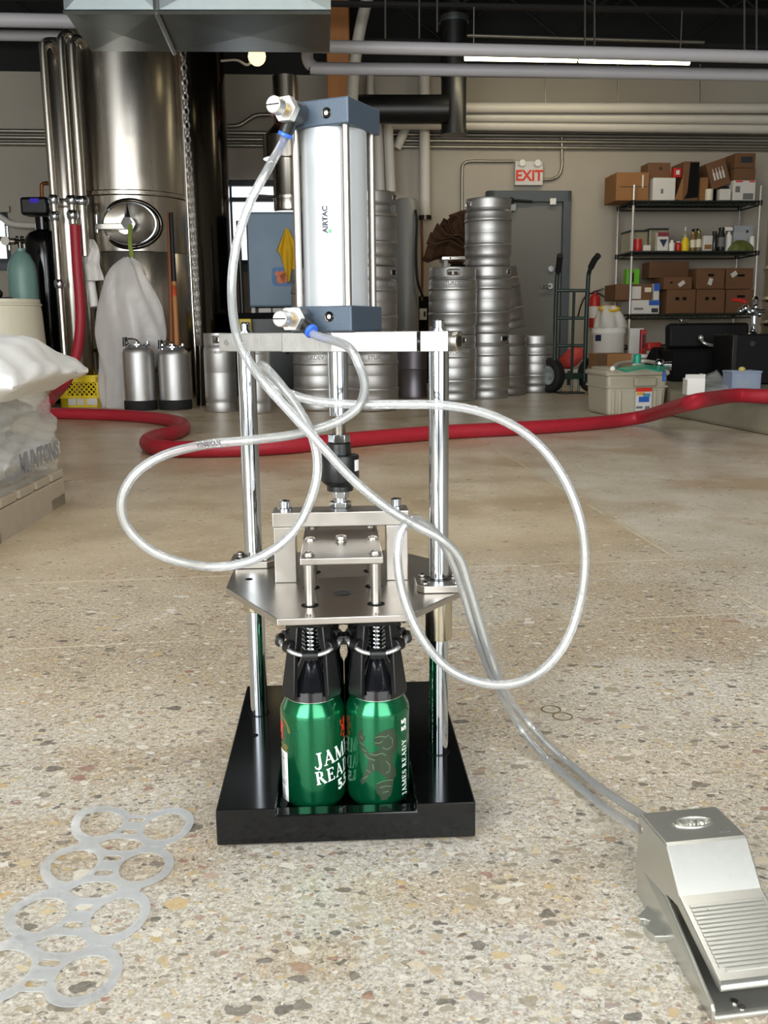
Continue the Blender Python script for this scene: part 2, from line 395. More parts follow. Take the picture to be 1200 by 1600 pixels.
# a small serif alphabet for the lettering on the cans: (width, thick strokes, thin strokes, serifs)
SERIF = {
 'J': (.52, [[(.36, .98), (.36, .12), (.3, -.04), (.18, -.1)]], [[(.18, -.1), (.04, -.04), (.0, .1)], [(.2, .98), (.52, .98)]]),
 'A': (.80, [[(.38, 1), (.70, .02)]], [[(.4, .95), (.1, .02)], [(.2, .34), (.56, .34)], [(0, .02), (.22, .02)], [(.56, .02), (.84, .02)]]),
 'M': (1.0, [[(.16, .98), (.48, .06)], [(.84, .98), (.84, .02)]], [[(.14, .98), (.14, .02)], [(.48, .06), (.82, .98)], [(.02, .02), (.26, .02)], [(.7, .02), (.98, .02)], [(.04, .98), (.2, .98)], [(.8, .98), (.96, .98)]]),
 'E': (.68, [[(.18, .98), (.18, .02)]], [[(.04, .98), (.58, .98), (.58, .8)], [(.18, .52), (.46, .52)], [(.46, .62), (.46, .42)], [(.04, .02), (.6, .02), (.6, .22)]]),
 'S': (.60, [[(.12, .8), (.2, .6), (.42, .42), (.48, .24)]], [[(.5, .74), (.46, .94), (.28, 1), (.12, .8)], [(.48, .24), (.4, .04), (.22, .0), (.06, .1), (.04, .28)]]),
 'R': (.78, [[(.18, .98), (.18, .02)], [(.36, .52), (.68, .02)], [(.5, .88), (.5, .64)]], [[(.04, .98), (.38, .98), (.5, .88)], [(.5, .64), (.38, .52), (.18, .52)], [(.04, .02), (.32, .02)], [(.6, .02), (.8, .02)]]),
 'D': (.82, [[(.18, .98), (.18, .02)], [(.64, .7), (.64, .3)]], [[(.04, .98), (.4, .98), (.56, .9), (.64, .7)], [(.64, .3), (.56, .1), (.4, .02), (.04, .02)]]),
 'Y': (.78, [[(.12, .98), (.38, .48)], [(.38, .5), (.38, .02)]], [[(.66, .98), (.38, .48)], [(0, .98), (.24, .98)], [(.54, .98), (.78, .98)], [(.24, .02), (.52, .02)]]),
}
def serif_bm(word, h, gap=0.1):
    m = MB(); x = 0.0
    def seg(p, q, w):
        p, q = Vector(p), Vector(q); d = (q - p).normalized(); nrm = Vector((-d.y, d.x)) * w / 2; e = d * w * 0.25
        a = [p + nrm - e, p - nrm - e, q - nrm + e, q + nrm + e]
        m.faces([((v.x + x) * h, v.y * h, 0) for v in a], [(0, 1, 2, 3)])
    for ch in word:
        if ch == ' ': x += 0.3; continue
        wd, thick, thin = SERIF[ch]
        for group, w in ((thick, 0.17), (thin, 0.075)):
            for pl in group:
                for p, q in zip(pl, pl[1:]): seg(p, q, w)
        x += wd + gap
    L = x * h / 2
    return m.map(lambda v: Vector((v.x - L, v.y - h / 2, v.z)))
def struct(o): o['kind'] = 'structure'; return o
random.seed(7)

# ------------------------------------------------------------------ the room
UL, UR, VF, ZC, ZW = -4.7, wp(1275, 400).dot(UN), -2.0, 3.6, 2.84
def rbox(m, u0, u1, v0, v1, z0, z1):
    c = room((u0 + u1) / 2, (v0 + v1) / 2, (z0 + z1) / 2)
    return m.box(c, (abs(u1 - u0), abs(v1 - v0), abs(z1 - z0)), Matrix.Rotation(RA, 3, 'Z'))
struct(rbox(MB(), UL - .2, UR + .2, VF - 1.5, WD + .2, -0.1, 0).build('floor', floor_m, smooth=0))
ceil = struct(rbox(MB(), UL - .2, UR + .2, VF - .2, WD + .2, ZC, ZC + .1).build('ceiling', ceil_m, smooth=0))
for i in range(8):
    v = 2.3 + i * 0.95
    m = MB(); rbox(m, UL, UR, v - .03, v + .03, 3.42, 3.46); rbox(m, UL, UR, v - .03, v + .03, 3.0, 3.03)
    n = 18
    for k in range(n):
        a, b = UL + (UR - UL) * k / n, UL + (UR - UL) * (k + 1) / n
        p, q = room(a, v, 3.03 if k % 2 else 3.42), room(b, v, 3.42 if k % 2 else 3.03)
        m.cyl(p, q, .012, seg=6)
    m.build('joist', joist_m, ceil, smooth=0)
wu0, wu1 = wp(353, 300).dot(UN), wp(474, 300).dot(UN); wz0, wz1 = wp(400, 414).z, wp(400, 281).z
xu0, xu1 = UL + .25, wp(15, 370).dot(UN); xz0, xz1 = wp(5, 412).z, wp(5, 332).z
m = MB()
T = .2
for a, b, holes in ((UL - .2, xu0, ()), (xu0, xu1, ((xz0, xz1),)), (xu1, wu0, ()), (wu0, wu1, ((wz0, wz1),)), (wu1, UR + .2, ())):
    z = 0.0
    for h0, h1 in holes: rbox(m, a, b, WD, WD + T, z, h0); z = h1
    rbox(m, a, b, WD, WD + T, z, ZW)
wall_back = struct(m.build('wall_back', wall_m, smooth=0))
struct(rbox(MB(), UL - .2, UR + .2, WD - .02, WD + T, ZW, ZC).build('trim_1', ceil_m, smooth=0))
struct(rbox(MB(), UL - .2, UL, VF, WD, 0, ZC).build('wall_left', wall_m, smooth=0))
struct(rbox(MB(), UR, UR + .2, VF, WD, 0, ZC).build('wall_right', wall_m, smooth=0))
m = MB()                                                 # wall behind the camera with its two open loading doors
for a, b in ((UL - .2, -4.0), (-.75, .15), (2.95, UR + .2)): rbox(m, a, b, VF - .2, VF, 0, ZC)
for a, b in ((-4.0, -.75), (.15, 2.95)): rbox(m, a, b, VF - .2, VF, 2.9, ZC)
struct(m.build('wall_front', wall_m, smooth=0))
for nm, u0, u1, z0, z1, bar in (('window_1', wu0, wu1, wz0, wz1, .78), ('window_2', xu0, xu1, xz0, xz1, .5)):
    m = MB(); e = .05
    for a in ((u0, u1, z0, z0 + e), (u0, u1, z1 - e, z1), (u0, u0 + e, z0, z1), (u1 - e, u1, z0, z1), (u0, u1, z0 + (z1 - z0) * bar - .02, z0 + (z1 - z0) * bar + .02)):
        rbox(m, a[0], a[1], WD + .04, WD + .1, a[2], a[3])
    w = struct(m.build(nm, frame_m, smooth=0))
    rbox(MB(), u0 + e, u1 - e, WD + .065, WD + .075, z0 + e, z1 - e).build('pane', glass_m, w, smooth=0)
    rbox(MB(), u0 - .03, u1 + .03, WD - .05, WD + .05, z1 + .0, z1 + .055).build('window_head', wall_m, w, smooth=0)
    rbox(MB(), u0 - .03, u1 + .03, WD - .06, WD + .05, z0 - .06, z0 - .0).build('window_sill', dframe_m, w, smooth=0)
# door with slate frame
du0, du1, dz = wp(757, 450).dot(UN), wp(885, 450).dot(UN), wp(820, 300).z
m = MB(); fw = wp(769, 450).dot(UN) - du0
for a in ((du0, du0 + fw, 0, dz), (du1 - fw, du1, 0, dz), (du0, du1, dz - fw * 1.35, dz)): rbox(m, a[0], a[1], WD - .1, WD, a[2], a[3])
door = struct(m.build('door_1', dframe_m, smooth=0, bevel=.006))
rbox(MB(), du0 + fw, du1 - fw, WD - .045, WD - .005, .01, dz - fw * 1.35).build('door_leaf', door_m, door, smooth=0)
def wspot(px, py, off): return wp(px, py, off)
m = MB(); a, b = wp(768, 319, .11), wp(806, 330, .11); rbox(m, a.dot(UN), b.dot(UN), WD - .13, WD - .05, b.z, a.z); m.build('door_closer', hub_m, door, bevel=.005)
m = MB(); m.cyl(wp(797, 320, .12), wp(800, 309, .12), .02); m.cyl(wp(797, 312, .12), wp(832, 315, .1), .012); m.build('closer_arm', blk, door)
m = MB(); m.box(wp(864, 315, .1), (.06, .03, .06)); m.build('door_sensor', white_pl, door, bevel=.005)
m = MB(); m.cyl(wp(861, 420, .045), wp(861, 420, .075), .027); m.build('deadbolt', chrome, door)
m = MB(); m.cyl(wp(860, 447, .045), wp(860, 447, .1), .028); m.tube([wp(860, 447, .1), wp(852, 448, .105), wp(846, 448, .105)], .011); m.build('door_handle', chrome, door)

# exit sign with its feed conduit
e0, e1 = wp(803, 252, .12), wp(846, 290, .12)
r = thing('exit_sign', 'white exit sign with red letters above the grey door', 'sign', wp(824, 291, .02), RA)
hw, hh = (e1 - e0).dot(UN) / 2, e0.z - e1.z
MB().box((0, -.035, hh * .4), (2 * hw, .06, hh * .8)).build('sign_box', white_card, r, bevel=.004)
text_bm('EXIT', hh * .62, 0.002, .004, sx=1.0).map(lambda v: Vector((v.x * .95, -.067 - v.z, v.y + hh * .38))).build('lettering', red_ink, r, smooth=0)
MB().box((0, -.03, hh * .9), (2 * hw * .98, .05, hh * .2)).build('battery_box', white_card, r, bevel=.003)
for s in (-1, 1): MB().cyl((s * hw * .55, -.05, hh * .93), (s * hw * .55, -.10, hh * .9), hh * .09, hh * .14, 12).build('lamp_head', white_pl, r)
def pipe(name, label, cat, pts, r_, m_, n=6, seg=12, group=None, smooth_path=True):
    pts = [Vector(p) for p in pts]
    if smooth_path and len(pts) > 2: pts = catmull(pts, n)
    return tag(MB().tube(pts, r_, seg).build(name, m_, smooth=60), label, cat, group)
pipe('conduit', 'thin conduit curling up from the exit sign to the pipes', 'conduit', [wp(846, 281, .03), wp(862, 280, .03), wp(873, 274, .03), wp(878, 260, .03), wp(878, 238, .03), wp(878, 206, .03)], .014, conduit_m)
pipe('conduit', 'thin conduit running from the exit sign down the wall beside the door', 'conduit', [wp(803, 252, .03), wp(765, 252, .03), wp(735, 252, .03), wp(725, 256, .03), wp(722, 268, .03), wp(722, 330, .03), wp(722, 400, .03)], .014, conduit_m)
for k, (yl, yr, nm) in enumerate(((204, 214.5, 'topmost'), (214, 224, 'middle'), (224, 233, 'lowest'))):
    pipe('conduit', nm + ' of the three thin steel conduits running along the back wall', 'conduit', [wp(-55, yl, .03), wp(1262, yr + 1, .03)], .02, conduit_m, group='steel conduits along the back wall')
for k, (yl, yr, off, nm) in enumerate(((168, 168, .4, 'highest and thickest'), (181, 186, .3, 'middle'), (194, 201, .24, 'lowest'))):
    pipe('wall_pipe', nm + ' of the three white pipes high on the wall above the door', 'pipe', [wp(600, yl, off), wp(1255, yr + 1, off)], .046, pvc, group='white pipes high on the back wall')
# big pale pipes under the roof
pipe('overhead_pipe', 'upper of two thick pale grey pipes under the black roof', 'pipe', [at(470, 72, 6.6), at(700, 77, 6.65), at(1235, 90, 6.75)], .040, pipe_m, seg=20)
pipe('overhead_pipe', 'lower thick pale grey pipe with an elbow at its duct end', 'pipe', [at(480, 40, 7.0), at(480, 78, 7.0), at(481, 93, 7.0), at(488, 103, 7.0), at(505, 107, 7.0), at(700, 109, 7.0), at(1235, 118, 7.05)], .041, pipe_m, seg=20)
pipe('overhead_pipe', 'upper pale pipe left of the galvanised duct', 'pipe', [at(-60, 30, 6.9), at(150, 34, 6.9)], .045, pipe_m, seg=20)
pipe('overhead_pipe', 'lower pale pipe left of the galvanised duct above the tank pipes', 'pipe', [at(-60, 54, 7.2), at(125, 57, 7.2)], .036, pipe_m, seg=20)
# galvanised duct, creased panels
dzz = at(100, 17, 5.3).z
q = [gnd(x, y, dzz) for x, y in ((100, 17), (517, 17), (515, 82), (143, 80))]
r = thing('galvanised_duct', 'large galvanised sheet duct hanging above the brewing tank', 'duct', (0, 0, 0))
def lerp(a, b, t): return a + (b - a) * t
for t0, t1 in ((0, .345), (.345, 1)):
    a, b, c, d = lerp(q[0], q[1], t0), lerp(q[0], q[1], t1), lerp(q[3], q[2], t1), lerp(q[3], q[2], t0)
    ctr = (a + b + c + d) / 4 - Vector((0, 0, .018)); up = Vector((0, 0, .42))
    mid = lerp(a, b, .5) + up / 2 + Vector((0, -.018, 0))
    m = MB(); m.faces([a, b, c, d, ctr], [(0, 1, 4), (1, 2, 4), (2, 3, 4), (3, 0, 4)])
    m.faces([a, b, b + up, a + up, mid], [(0, 1, 4), (1, 2, 4), (2, 3, 4), (3, 0, 4)])
    m.faces([d, c, c + up, d + up], [(0, 1, 2, 3)]); m.faces([a, d, d + up, a + up], [(0, 1, 2, 3)]); m.faces([b, c, c + up, b + up], [(0, 1, 2, 3)])
    m.faces([a + up, b + up, c + up, d + up], [(0, 1, 2, 3)])
    bmesh.ops.remove_doubles(m.bm, verts=m.bm.verts[:], dist=1e-4); m.build('duct_section', galv, r, smooth=0)
s0, s1 = lerp(q[0], q[1], .345), lerp(q[3], q[2], .345)
m = MB().tube([s1 - Vector((0, 0, .012)), s0 - Vector((0, .012, .012)), s0 + Vector((0, -.012, .42))], .014, 4); m.build('seam_flange', galv, r, smooth=0)
MB().tube([q[0] + Vector((0, -.01, -.008)), q[1] + Vector((0, -.01, -.008))], .012, 4).build('corner_flange', galv, r, smooth=0)
# black stack duct with elbow
r = thing('stack_duct', 'black steel duct turning down in an elbow beside the white wall pipes', 'duct', (0, 0, 0))
MB().tube([at(709, -30, 8.5), at(709, 120, 8.5)], .112, 24).build('upper_run', duct_m, r)
MB().cyl(at(709, 26, 8.5), at(709, 36, 8.5), .125).build('clamp_band', galv, r)
MB().tube(catmull([at(709, 118, 8.5), at(709, 150, 8.5), at(709, 206, 8.5)], 3), .106, 24).build('lower_run', duct_m, r)
MB().tube([at(560, 171, 8.42), at(700, 171, 8.42)], .115, 24).build('side_run', duct_m, r)
MB().cyl(at(709, 203, 8.5), at(709, 211, 8.5), .115).build('end_cap', duct_m, r)
# timber post and upright pipes beside it
r_ = (Vector((at(545, 20, 8.75).x, 8.75, 0)) - Vector((at(510, 20, 8.75).x, 8.75, 0))).length
tag(MB().prism([(at(510, 60, 8.75).x, 8.7), (at(546, 60, 8.75).x, 8.7), (at(546, 60, 8.75).x, 8.95), (at(510, 60, 8.75).x, 8.95)], 0, ZC).build('timber_post', timber, smooth=0, bevel=.01), 'orange wooden post rising behind the pneumatic cylinder', 'post')
for pts, r_, m_, lab in (
    ([at(577, -15, 8.6), at(560, 60, 8.65), at(551, 150, 8.7), at(553, 300, 8.7)], .05, pvc, 'pale upright pipe bending to the roof beside the wooden post'),
    ([wp(663, 118, .15), wp(664, 340, .15)], .05, pvc, 'long white upright pipe ending in a cap near the grey cylinder'),
    ([wp(606, 190, .3), wp(611, 300, .3)], .045, pvc, 'white upright pipe just right of the barrel above the keg stack'),
    ([wp(590, 190, .25), wp(594, 310, .25)], .05, pvc, 'cream upright pipe close behind the barrel edge'),
    ([wp(578, 118, .2), wp(578, 160, .2)], .035, pvc, 'short white pipe stub above the black duct'),
    ([wp(634, 200, .1), wp(619, 232, .1)], .045, pvc, 'slanting cream pipe below the black duct')):
    pipe('upright_pipe', lab, 'pipe', pts, r_, m_)
tag(MB().cyl(wp(664, 337, .15), wp(664, 344, .15), .065).build('pipe_stopper', dark_steel), 'dark cap on the end of the long white upright pipe', 'cap')
pipe('copper_line', 'thin brown pipe hanging below the dark pipe cap', 'pipe', [wp(659, 344, .15), wp(660, 420, .14), wp(659, 470, .14)], .012, wood_b)
pipe('steel_conduit', 'wavy conduit on the wall above the left window', 'conduit', [wp(346, 197, .05), wp(372, 196, .05), wp(388, 187, .05), wp(402, 180, .05), wp(430, 179, .05)], .02, conduit_m)
pipe('white_tray', 'white cable pipe crossing the wall at far left above the cylinder', 'pipe', [wp(-30, 322, .1), wp(2, 340, .1), wp(20, 350, .1), wp(62, 353, .1)], .028, pvc)
for i, (x, y0, y1) in enumerate(((914, 5, 72), (929, -10, 70), (1163, 0, 78), (1182, -15, 78), (655, -10, 60), (602, -10, 60), (683, -5, 50))):
    tag(MB().tube([at(x, y0 - 40, 6.95), at(x, y1, 6.85)], .007, 6).build('hanger_rod', conduit_m), 'thin hanger rod above the pale pipes, %s counted from the machine side' % ('first second third fourth fifth sixth seventh'.split()[(3, 4, 5, 6, 1, 0, 2)[i]]), 'rod', 'hanger rods under the roof')
for i, x in enumerate((852, 965, 1094)):
    tag(MB().tube([wp(x, 100, .4), wp(x, 168, .4)], .006, 6).build('pipe_hanger', conduit_m), ('%s thin strap holding up the highest white wall pipe' % ('first', 'second', 'third')[i]), 'hanger', 'straps of the wall pipe')
# fluorescent strip lights: two glowing tubes end to end
tube_glow = emit('fluorescent_tube', 'fff1c8', 9.0)
def strip_light(lab, a, b, c, d, en, colr, ztop, yaw=0.0):
    r = thing('strip_light', lab, 'lamp', (0, 0, 0), 0, 'strip lights')
    MB().box((a + d) / 2 + Vector((0, .02, .05)), ((d - a).length, .1, .045), Matrix.Rotation(math.atan2(d.y - a.y, d.x - a.x), 3, 'Z')).build('housing', white_pl, r)
    for p, s in ((a, b), (c, d)): MB().tube([p, s], .019, 10).build('glowing_tube', tube_glow, r)
    for p, s in ((a, b), (c, d)):
        l = bpy.data.lights.new('tube_light', 'AREA'); l.shape = 'RECTANGLE'; l.size = (s - p).length; l.size_y = .06; l.energy = en; l.color = colr
        o = bpy.data.objects.new('tube_light', l); COL.objects.link(o); o.location = (p + s) / 2 + Vector((0, .01, -.03)); o.rotation_euler = (yaw, 0, 0)
    for q_ in (lerp(a, d, .04), lerp(a, d, .96)): MB().tube([q_ + Vector((0, .02, .06)), Vector((q_.x, q_.y + .02, ztop))], .005, 6).build('suspension_wire', conduit_m, r)
strip_light('hanging strip light with two glowing tubes between the pale pipes', at(726, 91, 8.03), at(901, 94, 8.11), at(905, 94.5, 8.112), at(1077, 98, 8.19), 4.5, (1, .86, .6), 2.999, rad(28))
for lab, y, en in (('strip light overhead, out of sight above the can machine', 1.25, 10), ('strip light overhead, out of sight between machine and kegs', 3.25, 8)):
    strip_light(lab, Vector((-1.0, y, 2.85)), Vector((.18, y, 2.85)), Vector((.22, y, 2.85)), Vector((1.4, y, 2.85)), en, (1, .975, .93), 3.418 if y < 2 else 2.999)
pipe('roof_pipe', 'thin brownish pipe under the roof above the strip light', 'pipe', [at(722, 55, 8.75), at(1100, 66, 8.95)], .016, conduit_m)
# small glowing globe under the duct
r = thing('globe_lamp', 'small glowing globe lamp below the galvanised duct', 'lamp', at(401, 76, 6.98))
MB().ball((0, 0, -.05), .062, 16).build('globe', emit('warm_globe', 'ffe9b0', 1.6), r); MB().cyl((0, 0, 0), (0, 0, .05), .03).build('socket', white_pl, r); MB().cyl((0, 0, .05), (0, 0, 2.999 - r.location.z), .008).build('drop_cord', blk, r)
m = MB().tube(catmull([at(345, 95, 6.98), at(370, 94, 6.98), at(388, 101, 6.98), at(401, 78, 6.98)], 6), .008, 8).map(lambda v: v - at(401, 76, 6.98)).build('cable', pvc, r)

# ------------------------------------------------------------------ kegs
KSEG = 48
def make_keg(label, loc, r, h, ribbed=True, rz=0.0, word=None, mat=None, group='kegs'):
    mat = mat or keg_m
    t = thing('keg', label, 'keg', loc, rz, group)
    hole = lambda i, j: j in (ho, hi) and i % 24 in (10, 11, 12, 13)
    P = [(.88, 0), (.94, .004), (.965, .02), (.965, .105), (.93, .125), (.985, .15), (1, .19)]
    if ribbed: P += [(1, .285), (1.03, .3), (1.03, .325), (.985, .34), (.99, .35), (1, .36), (1, .49), (.988, .5), (1, .51), (1, .64), (.985, .655), (1.03, .67), (1.03, .695), (1, .71)]
    else: P += [(1, .49), (.985, .5), (1, .51)]
    P += [(1, .78), (.985, .815), (.93, .832), (.965, .845), (.965, .875)]
    ho = len(P) - 1
    P += [(.965, .965), (.965, .988), (.95, 1.0), (.925, .988), (.925, .965)]
    hi = len(P) - 1
    P += [(.925, .875), (.9, .85), (.55, .885), (0, .90)]
    o = MB().lathe([(a * r, b * h) for a, b in P], KSEG, skip=hole).build('body', mat, t, smooth=50)
    m = MB()
    for s in (0, 1):
        pts = []
        for k in range(24):
            a = 2 * pi * k / 24; ca, sa = cos(a), sin(a)
            w, hh = .262, .046
            px = max(-w, min(w, ca * w * 1.15)); pz = max(-hh, min(hh, sa * hh * 1.25))
            th = (-pi / 2 if s == 0 else pi / 2) + px
            pts.append((r * .968 * cos(th), r * .968 * sin(th), h * (.92 + pz * .97)))
        m.tube(pts, r * .028, 5, closed=True)
    m.build('handle_rim', mat, t, smooth=60)
    MB().cyl((0, 0, h * .895), (0, 0, h * .95), r * .22, r * .2, 16).build('spear_neck', steel, t)
    if word:
        wrap(text_bm(word, r * .21, .0006, .001), r * 1.002, 0, h * .76).build('lettering', pm('etched_grey', '7e7e7c', .6), t, smooth=0)
    return t
def stack(px, py, rpx, hpx, n, labels, dY=0.0, ribbed=True, word=None, mat=None, turns=None):
    g = gnd(px, py); Y = g.y + dY; r = rpx * (Y + .17) / F * .985
    x = at(px, py, Y + r).x; h = hpx * (Y + r) / F * .985
    for i in range(n):
        make_keg(labels[i], (x, Y + r, i * (h + .002)), r, h, ribbed, turns[i] if turns else random.uniform(-.4, .4), word, mat)
    return x, Y + r, r, h
KW = 'STURDEV'
A = stack(707, 628, 37.0, 101, 2, ('large keg at the floor under the one carrying the flattened cardboard', 'large keg with open handle slot topped by the flattened cardboard'), turns=(.25, -.05), word=KW)
stack(760, 629, 35.5, 99.5, 3, ('floor keg of the tallest stack in front of the grey door', 'middle keg of the tallest stack in front of the grey door', 'top keg of the tallest stack, wide shiny bands'), dY=.33, turns=(.85, 1.2, 1.9), mat=keg_m)
B = stack(788, 624, 34.5, 93, 1, ('keg carrying the crooked leaning keg beside the tallest stack',), dY=.38, turns=(1.4,), mat=keg_d)
k = make_keg('crooked keg leaning against the tallest stack', (B[0] - .01, B[1] + .0, B[3] + .035), B[2] * .98, B[3], True, .9, None, keg_d)
k.rotation_euler = (0, rad(-9), 0)
stack(834, 616, 31.5, 87, 1, ('single short keg standing beside the hand truck wheel',), dY=.14, turns=(1.3,), mat=keg_m)
stack(500, 643, 40, 107, 2, ('ribbed floor keg left of the piston rod', 'ribbed keg hidden behind the yellow cloth side of the barrel'), turns=(-.18, .5), word=KW)
stack(582, 644, 40.5, 109, 3, ('ribbed floor keg right of the piston rod', 'middle keg of the stack close behind the barrel', 'top keg of the stack close behind the barrel'), turns=(.3, 1.2, 1.35), word=KW, mat=keg_d)
stack(347, 645, 24.5, 122, 1, ('slim smooth keg with lettering left of the rear chrome post',), ribbed=False, turns=(-.05,), word=KW)
stack(401, 647, 24.5, 122, 1, ('slim smooth keg mostly hidden behind the rear chrome post',), ribbed=False, turns=(.3,), word=KW)
g = gnd(645, 623); R_ = 22.5 * 7.3 / F
t = thing('steel_drum', 'smooth grey steel drum with one seam between the ribbed kegs', 'drum', (at(645, 623, g.y + R_).x, g.y + R_, 0))
MB().lathe([(R_ * .97, 0), (R_, .01), (R_, .03), (R_ * .98, .035), (R_ * .98, .215), (R_ * 1.01, .22), (R_ * .98, .225), (R_ * .98, .42), (R_ * .8, .45), (0, .455)], 32).build('body', pm('lilac_grey_steel', '9d98a0', .5, 1, .06, 10), t, smooth=50)
MB().lathe([(R_ * .5, .445), (R_ * .5, .47), (R_ * .4, .47), (0, .46)], 24).build('neck_ring', steel, t)
# two small soda kegs with rubber feet
def corny(label, px, py, hpx):
    g = gnd(px, py); r = 24.5 * (g.y + .1) / F; h = hpx * (g.y + .1) / F
    t = thing('soda_keg', label, 'keg', (at(px, py, g.y + r).x, g.y + r, 0), 0, 'soda kegs')
    MB().lathe([(r * 1.02, 0), (r * 1.04, .012), (r * 1.04, .06), (r * .98, .065), (0, .06)], 28).build('rubber_foot', rubber, t)
    MB().lathe([(r * .97, .055), (r * .97, h * .80), (r * .9, h * .86), (r * .6, h * .9), (0, h * .915)], 28, caps=False).build('body', keg_m, t, smooth=50)
    MB().tube([(r * .7 * cos(a), r * .7 * sin(a), h * .925) for a in [2 * pi * k / 20 for k in range(20)]], .008, 6, closed=True).build('top_rim', chrome, t)
    for a in (.3, 2.0, 3.4, 4.9): MB().cyl((r * .62 * cos(a), r * .62 * sin(a), h * .89), (r * .62 * cos(a), r * .62 * sin(a), h * .97), .014, .011, 10).build('post_valve', chrome, t)
    MB().lathe([(.045, h * .9), (.045, h * .94), (.02, h * .96), (0, h * .96)], 16).build('lid', chrome, t)
    MB().tube(catmull([(-.04, -r * .5, h * .93), (-.05, -r * .6, h * 1.0), (.0, -r * .6, h * 1.0), (.03, -r * .5, h * .94)], 4), .005, 6).build('bail_handle', chrome, t)
    MB().cyl((-r * .75, -.01, h * .9), (-r * .75, -.01, h * 1.03), .018, .015, 10).build('disconnect', blk, t)
    return t
corny('left one of two soda kegs on black rubber feet, by the hanging bag', 221, 642, 108)
corny('right one of two soda kegs on black rubber feet, by the wooden poles', 275, 641, 103)

# ------------------------------------------------------------------ brewing tanks on the left
def zat(px, py, Y): return at(px, py, Y).z
TX, TY, TR = at(208, 350, 7.3).x, 7.3, .405
t = thing('brewing_tank', 'tall stainless brewing tank with an oval manway door', 'tank', (TX, TY, 0))
z0, z1, z2 = zat(208, 548, 7), zat(208, 394, 6.9), zat(208, 300, 6.9)
MB().lathe([(.05, z0 - .2), (TR * .98, z0), (TR, z0 + .02), (TR, z2 - .02), (TR + .012, z2 - .012), (TR + .012, z2 + .012), (TR, z2 + .02), (TR, 2.9)], 64, caps=False).build('shell', brushed, t, smooth=40)
MB().lathe([(TR + .004, z0 + .01), (TR + .01, z0 + .02), (TR + .01, z1), (TR + .002, z1 + .01)], 64, caps=False).build('lower_jacket', brushed, t, smooth=40)
RX = Matrix.Rotation(rad(90), 3, 'X')
mz = zat(203, 350, 6.88); mx = at(203, 350, 6.88).x - TX
MB().tube([(mx + .205 * cos(a), -TR + .055 * (cos(a)) ** 2 - .01, mz + .16 * sin(a)) for a in [2 * pi * k / 48 for k in range(48)]], .016, 8, closed=True).build('manway_collar', dark_steel, t, smooth=60)
lid = MB().lathe([(.19, 0), (.185, .015), (.15, .0), (.08, -.018), (0, -.024)], 40, (mx, -TR - .012, mz), R=RX, sx=1, sy=.77, caps=False).build('manway_door', brushed, t, smooth=60)
MB().tube([(mx + .186 * cos(a), -TR - .03, mz + .142 * sin(a)) for a in [2 * pi * k / 48 for k in range(48)]], .007, 6, closed=True).build('door_rim', chrome, lid, smooth=60)
MB().box((mx - .1, -TR - .055, mz - .02), (.25, .02, .04)).build('hinge_arm', steel, t, bevel=.004)
MB().cyl((mx - .22, -TR - .05, mz - .06), (mx - .22, -TR - .05, mz + .06), .014).build('hinge_pin', chrome, t)
MB().cyl((mx, -TR - .03, mz), (mx, -TR - .1, mz), .042, seg=6, hexa=True).build('hand_nut', chrome, t)
for a in (90, 210, 330):
    MB().faces([(mx - .03 * sin(rad(a)), -TR - .08, mz + .03 * cos(rad(a))), (mx + .03 * sin(rad(a)), -TR - .08, mz - .03 * cos(rad(a))), (mx + .145 * cos(rad(a)), -TR - .075, mz + .145 * sin(rad(a))), (mx, -TR - .1, mz)], [(0, 1, 2), (0, 2, 3), (1, 2, 3), (0, 1, 3)]).build('star_spoke', chrome, t, smooth=0) if a == 90 else None
for sx in (-1, 1):
    for sy in (-1, 1): MB().cyl((sx * .29, sy * .29, 0), (sx * .29, sy * .29, z0 - .005), .05, .055).build('leg', brushed, t)
MB().cyl((-.29, -.3, .22), (.05, -.1, z0 - .08), .018).build('leg_brace', steel, t)
TX2 = at(297, 350, 8.1).x
t = thing('dark_tank', 'dark mirror-finish tank right of the brewing tank behind the chain', 'tank', (TX2, 8.1, 0))
MB().lathe([(.24, 0), (.33, .01), (.33, 2.5), (.33, 2.9), (.1, 2.96), (0, 2.96)], 64).build('shell', dark_steel, t, smooth=40)
MB().lathe([(.335, .3), (.34, .31), (.34, .33), (.335, .34)], 64, caps=False).build('base_band', blk, t)
# slim column with pipes in front of the tank's left side
cx = at(100, 250, 6.83).x
t = thing('steam_cylinder', 'slim tall shiny steel cylinder left of the brewing tank', 'cylinder', (cx, 6.83, 0))
MB().lathe([(.10, 0), (.112, .02), (.112, zat(100, 74, 6.83)), (.09, zat(100, 64, 6.83)), (0, zat(100, 61, 6.83))], 40).build('shell', brushed, t, smooth=40)
MB().lathe([(.112, 1.35), (.118, 1.36), (.118, 1.4), (.112, 1.41)], 40, caps=False).build('clamp_band', steel, t)
def upright(lab, px, pyb, pyt, Y, r, clamps, m_=chrome):
    p = at(px, 330, Y); zt, zb = zat(px, pyt, Y), max(.02, zat(px, pyb, Y))
    t = thing('process_pipe', lab, 'pipe', (p.x, Y, zb), 0, 'steel pipes left of the brewing tank')
    L = zt - zb
    MB().tube(catmull([(0, 0, 0), (0, 0, L * .5), (0, 0, L - .1), (.008, .01, L - .03), (.03, .03, L), (.05, .06, L - .005), (.055, .09, L - .03)], 5), r, 14).build('pipe_run', m_, t, smooth=60)
    for c in clamps:
        z = zat(px, c, Y) - zb
        MB().lathe([(r * 1.15, z - .03), (r * 1.5, z - .012), (r * 1.5, z + .012), (r * 1.15, z + .03)], 16).build('clamp', chrome, t)
    return t
upright('leftmost thin steel pipe with a clamp beside the black softener tank', 85, 570, 66, 6.60, .024, (312, 338, 444), brushed)
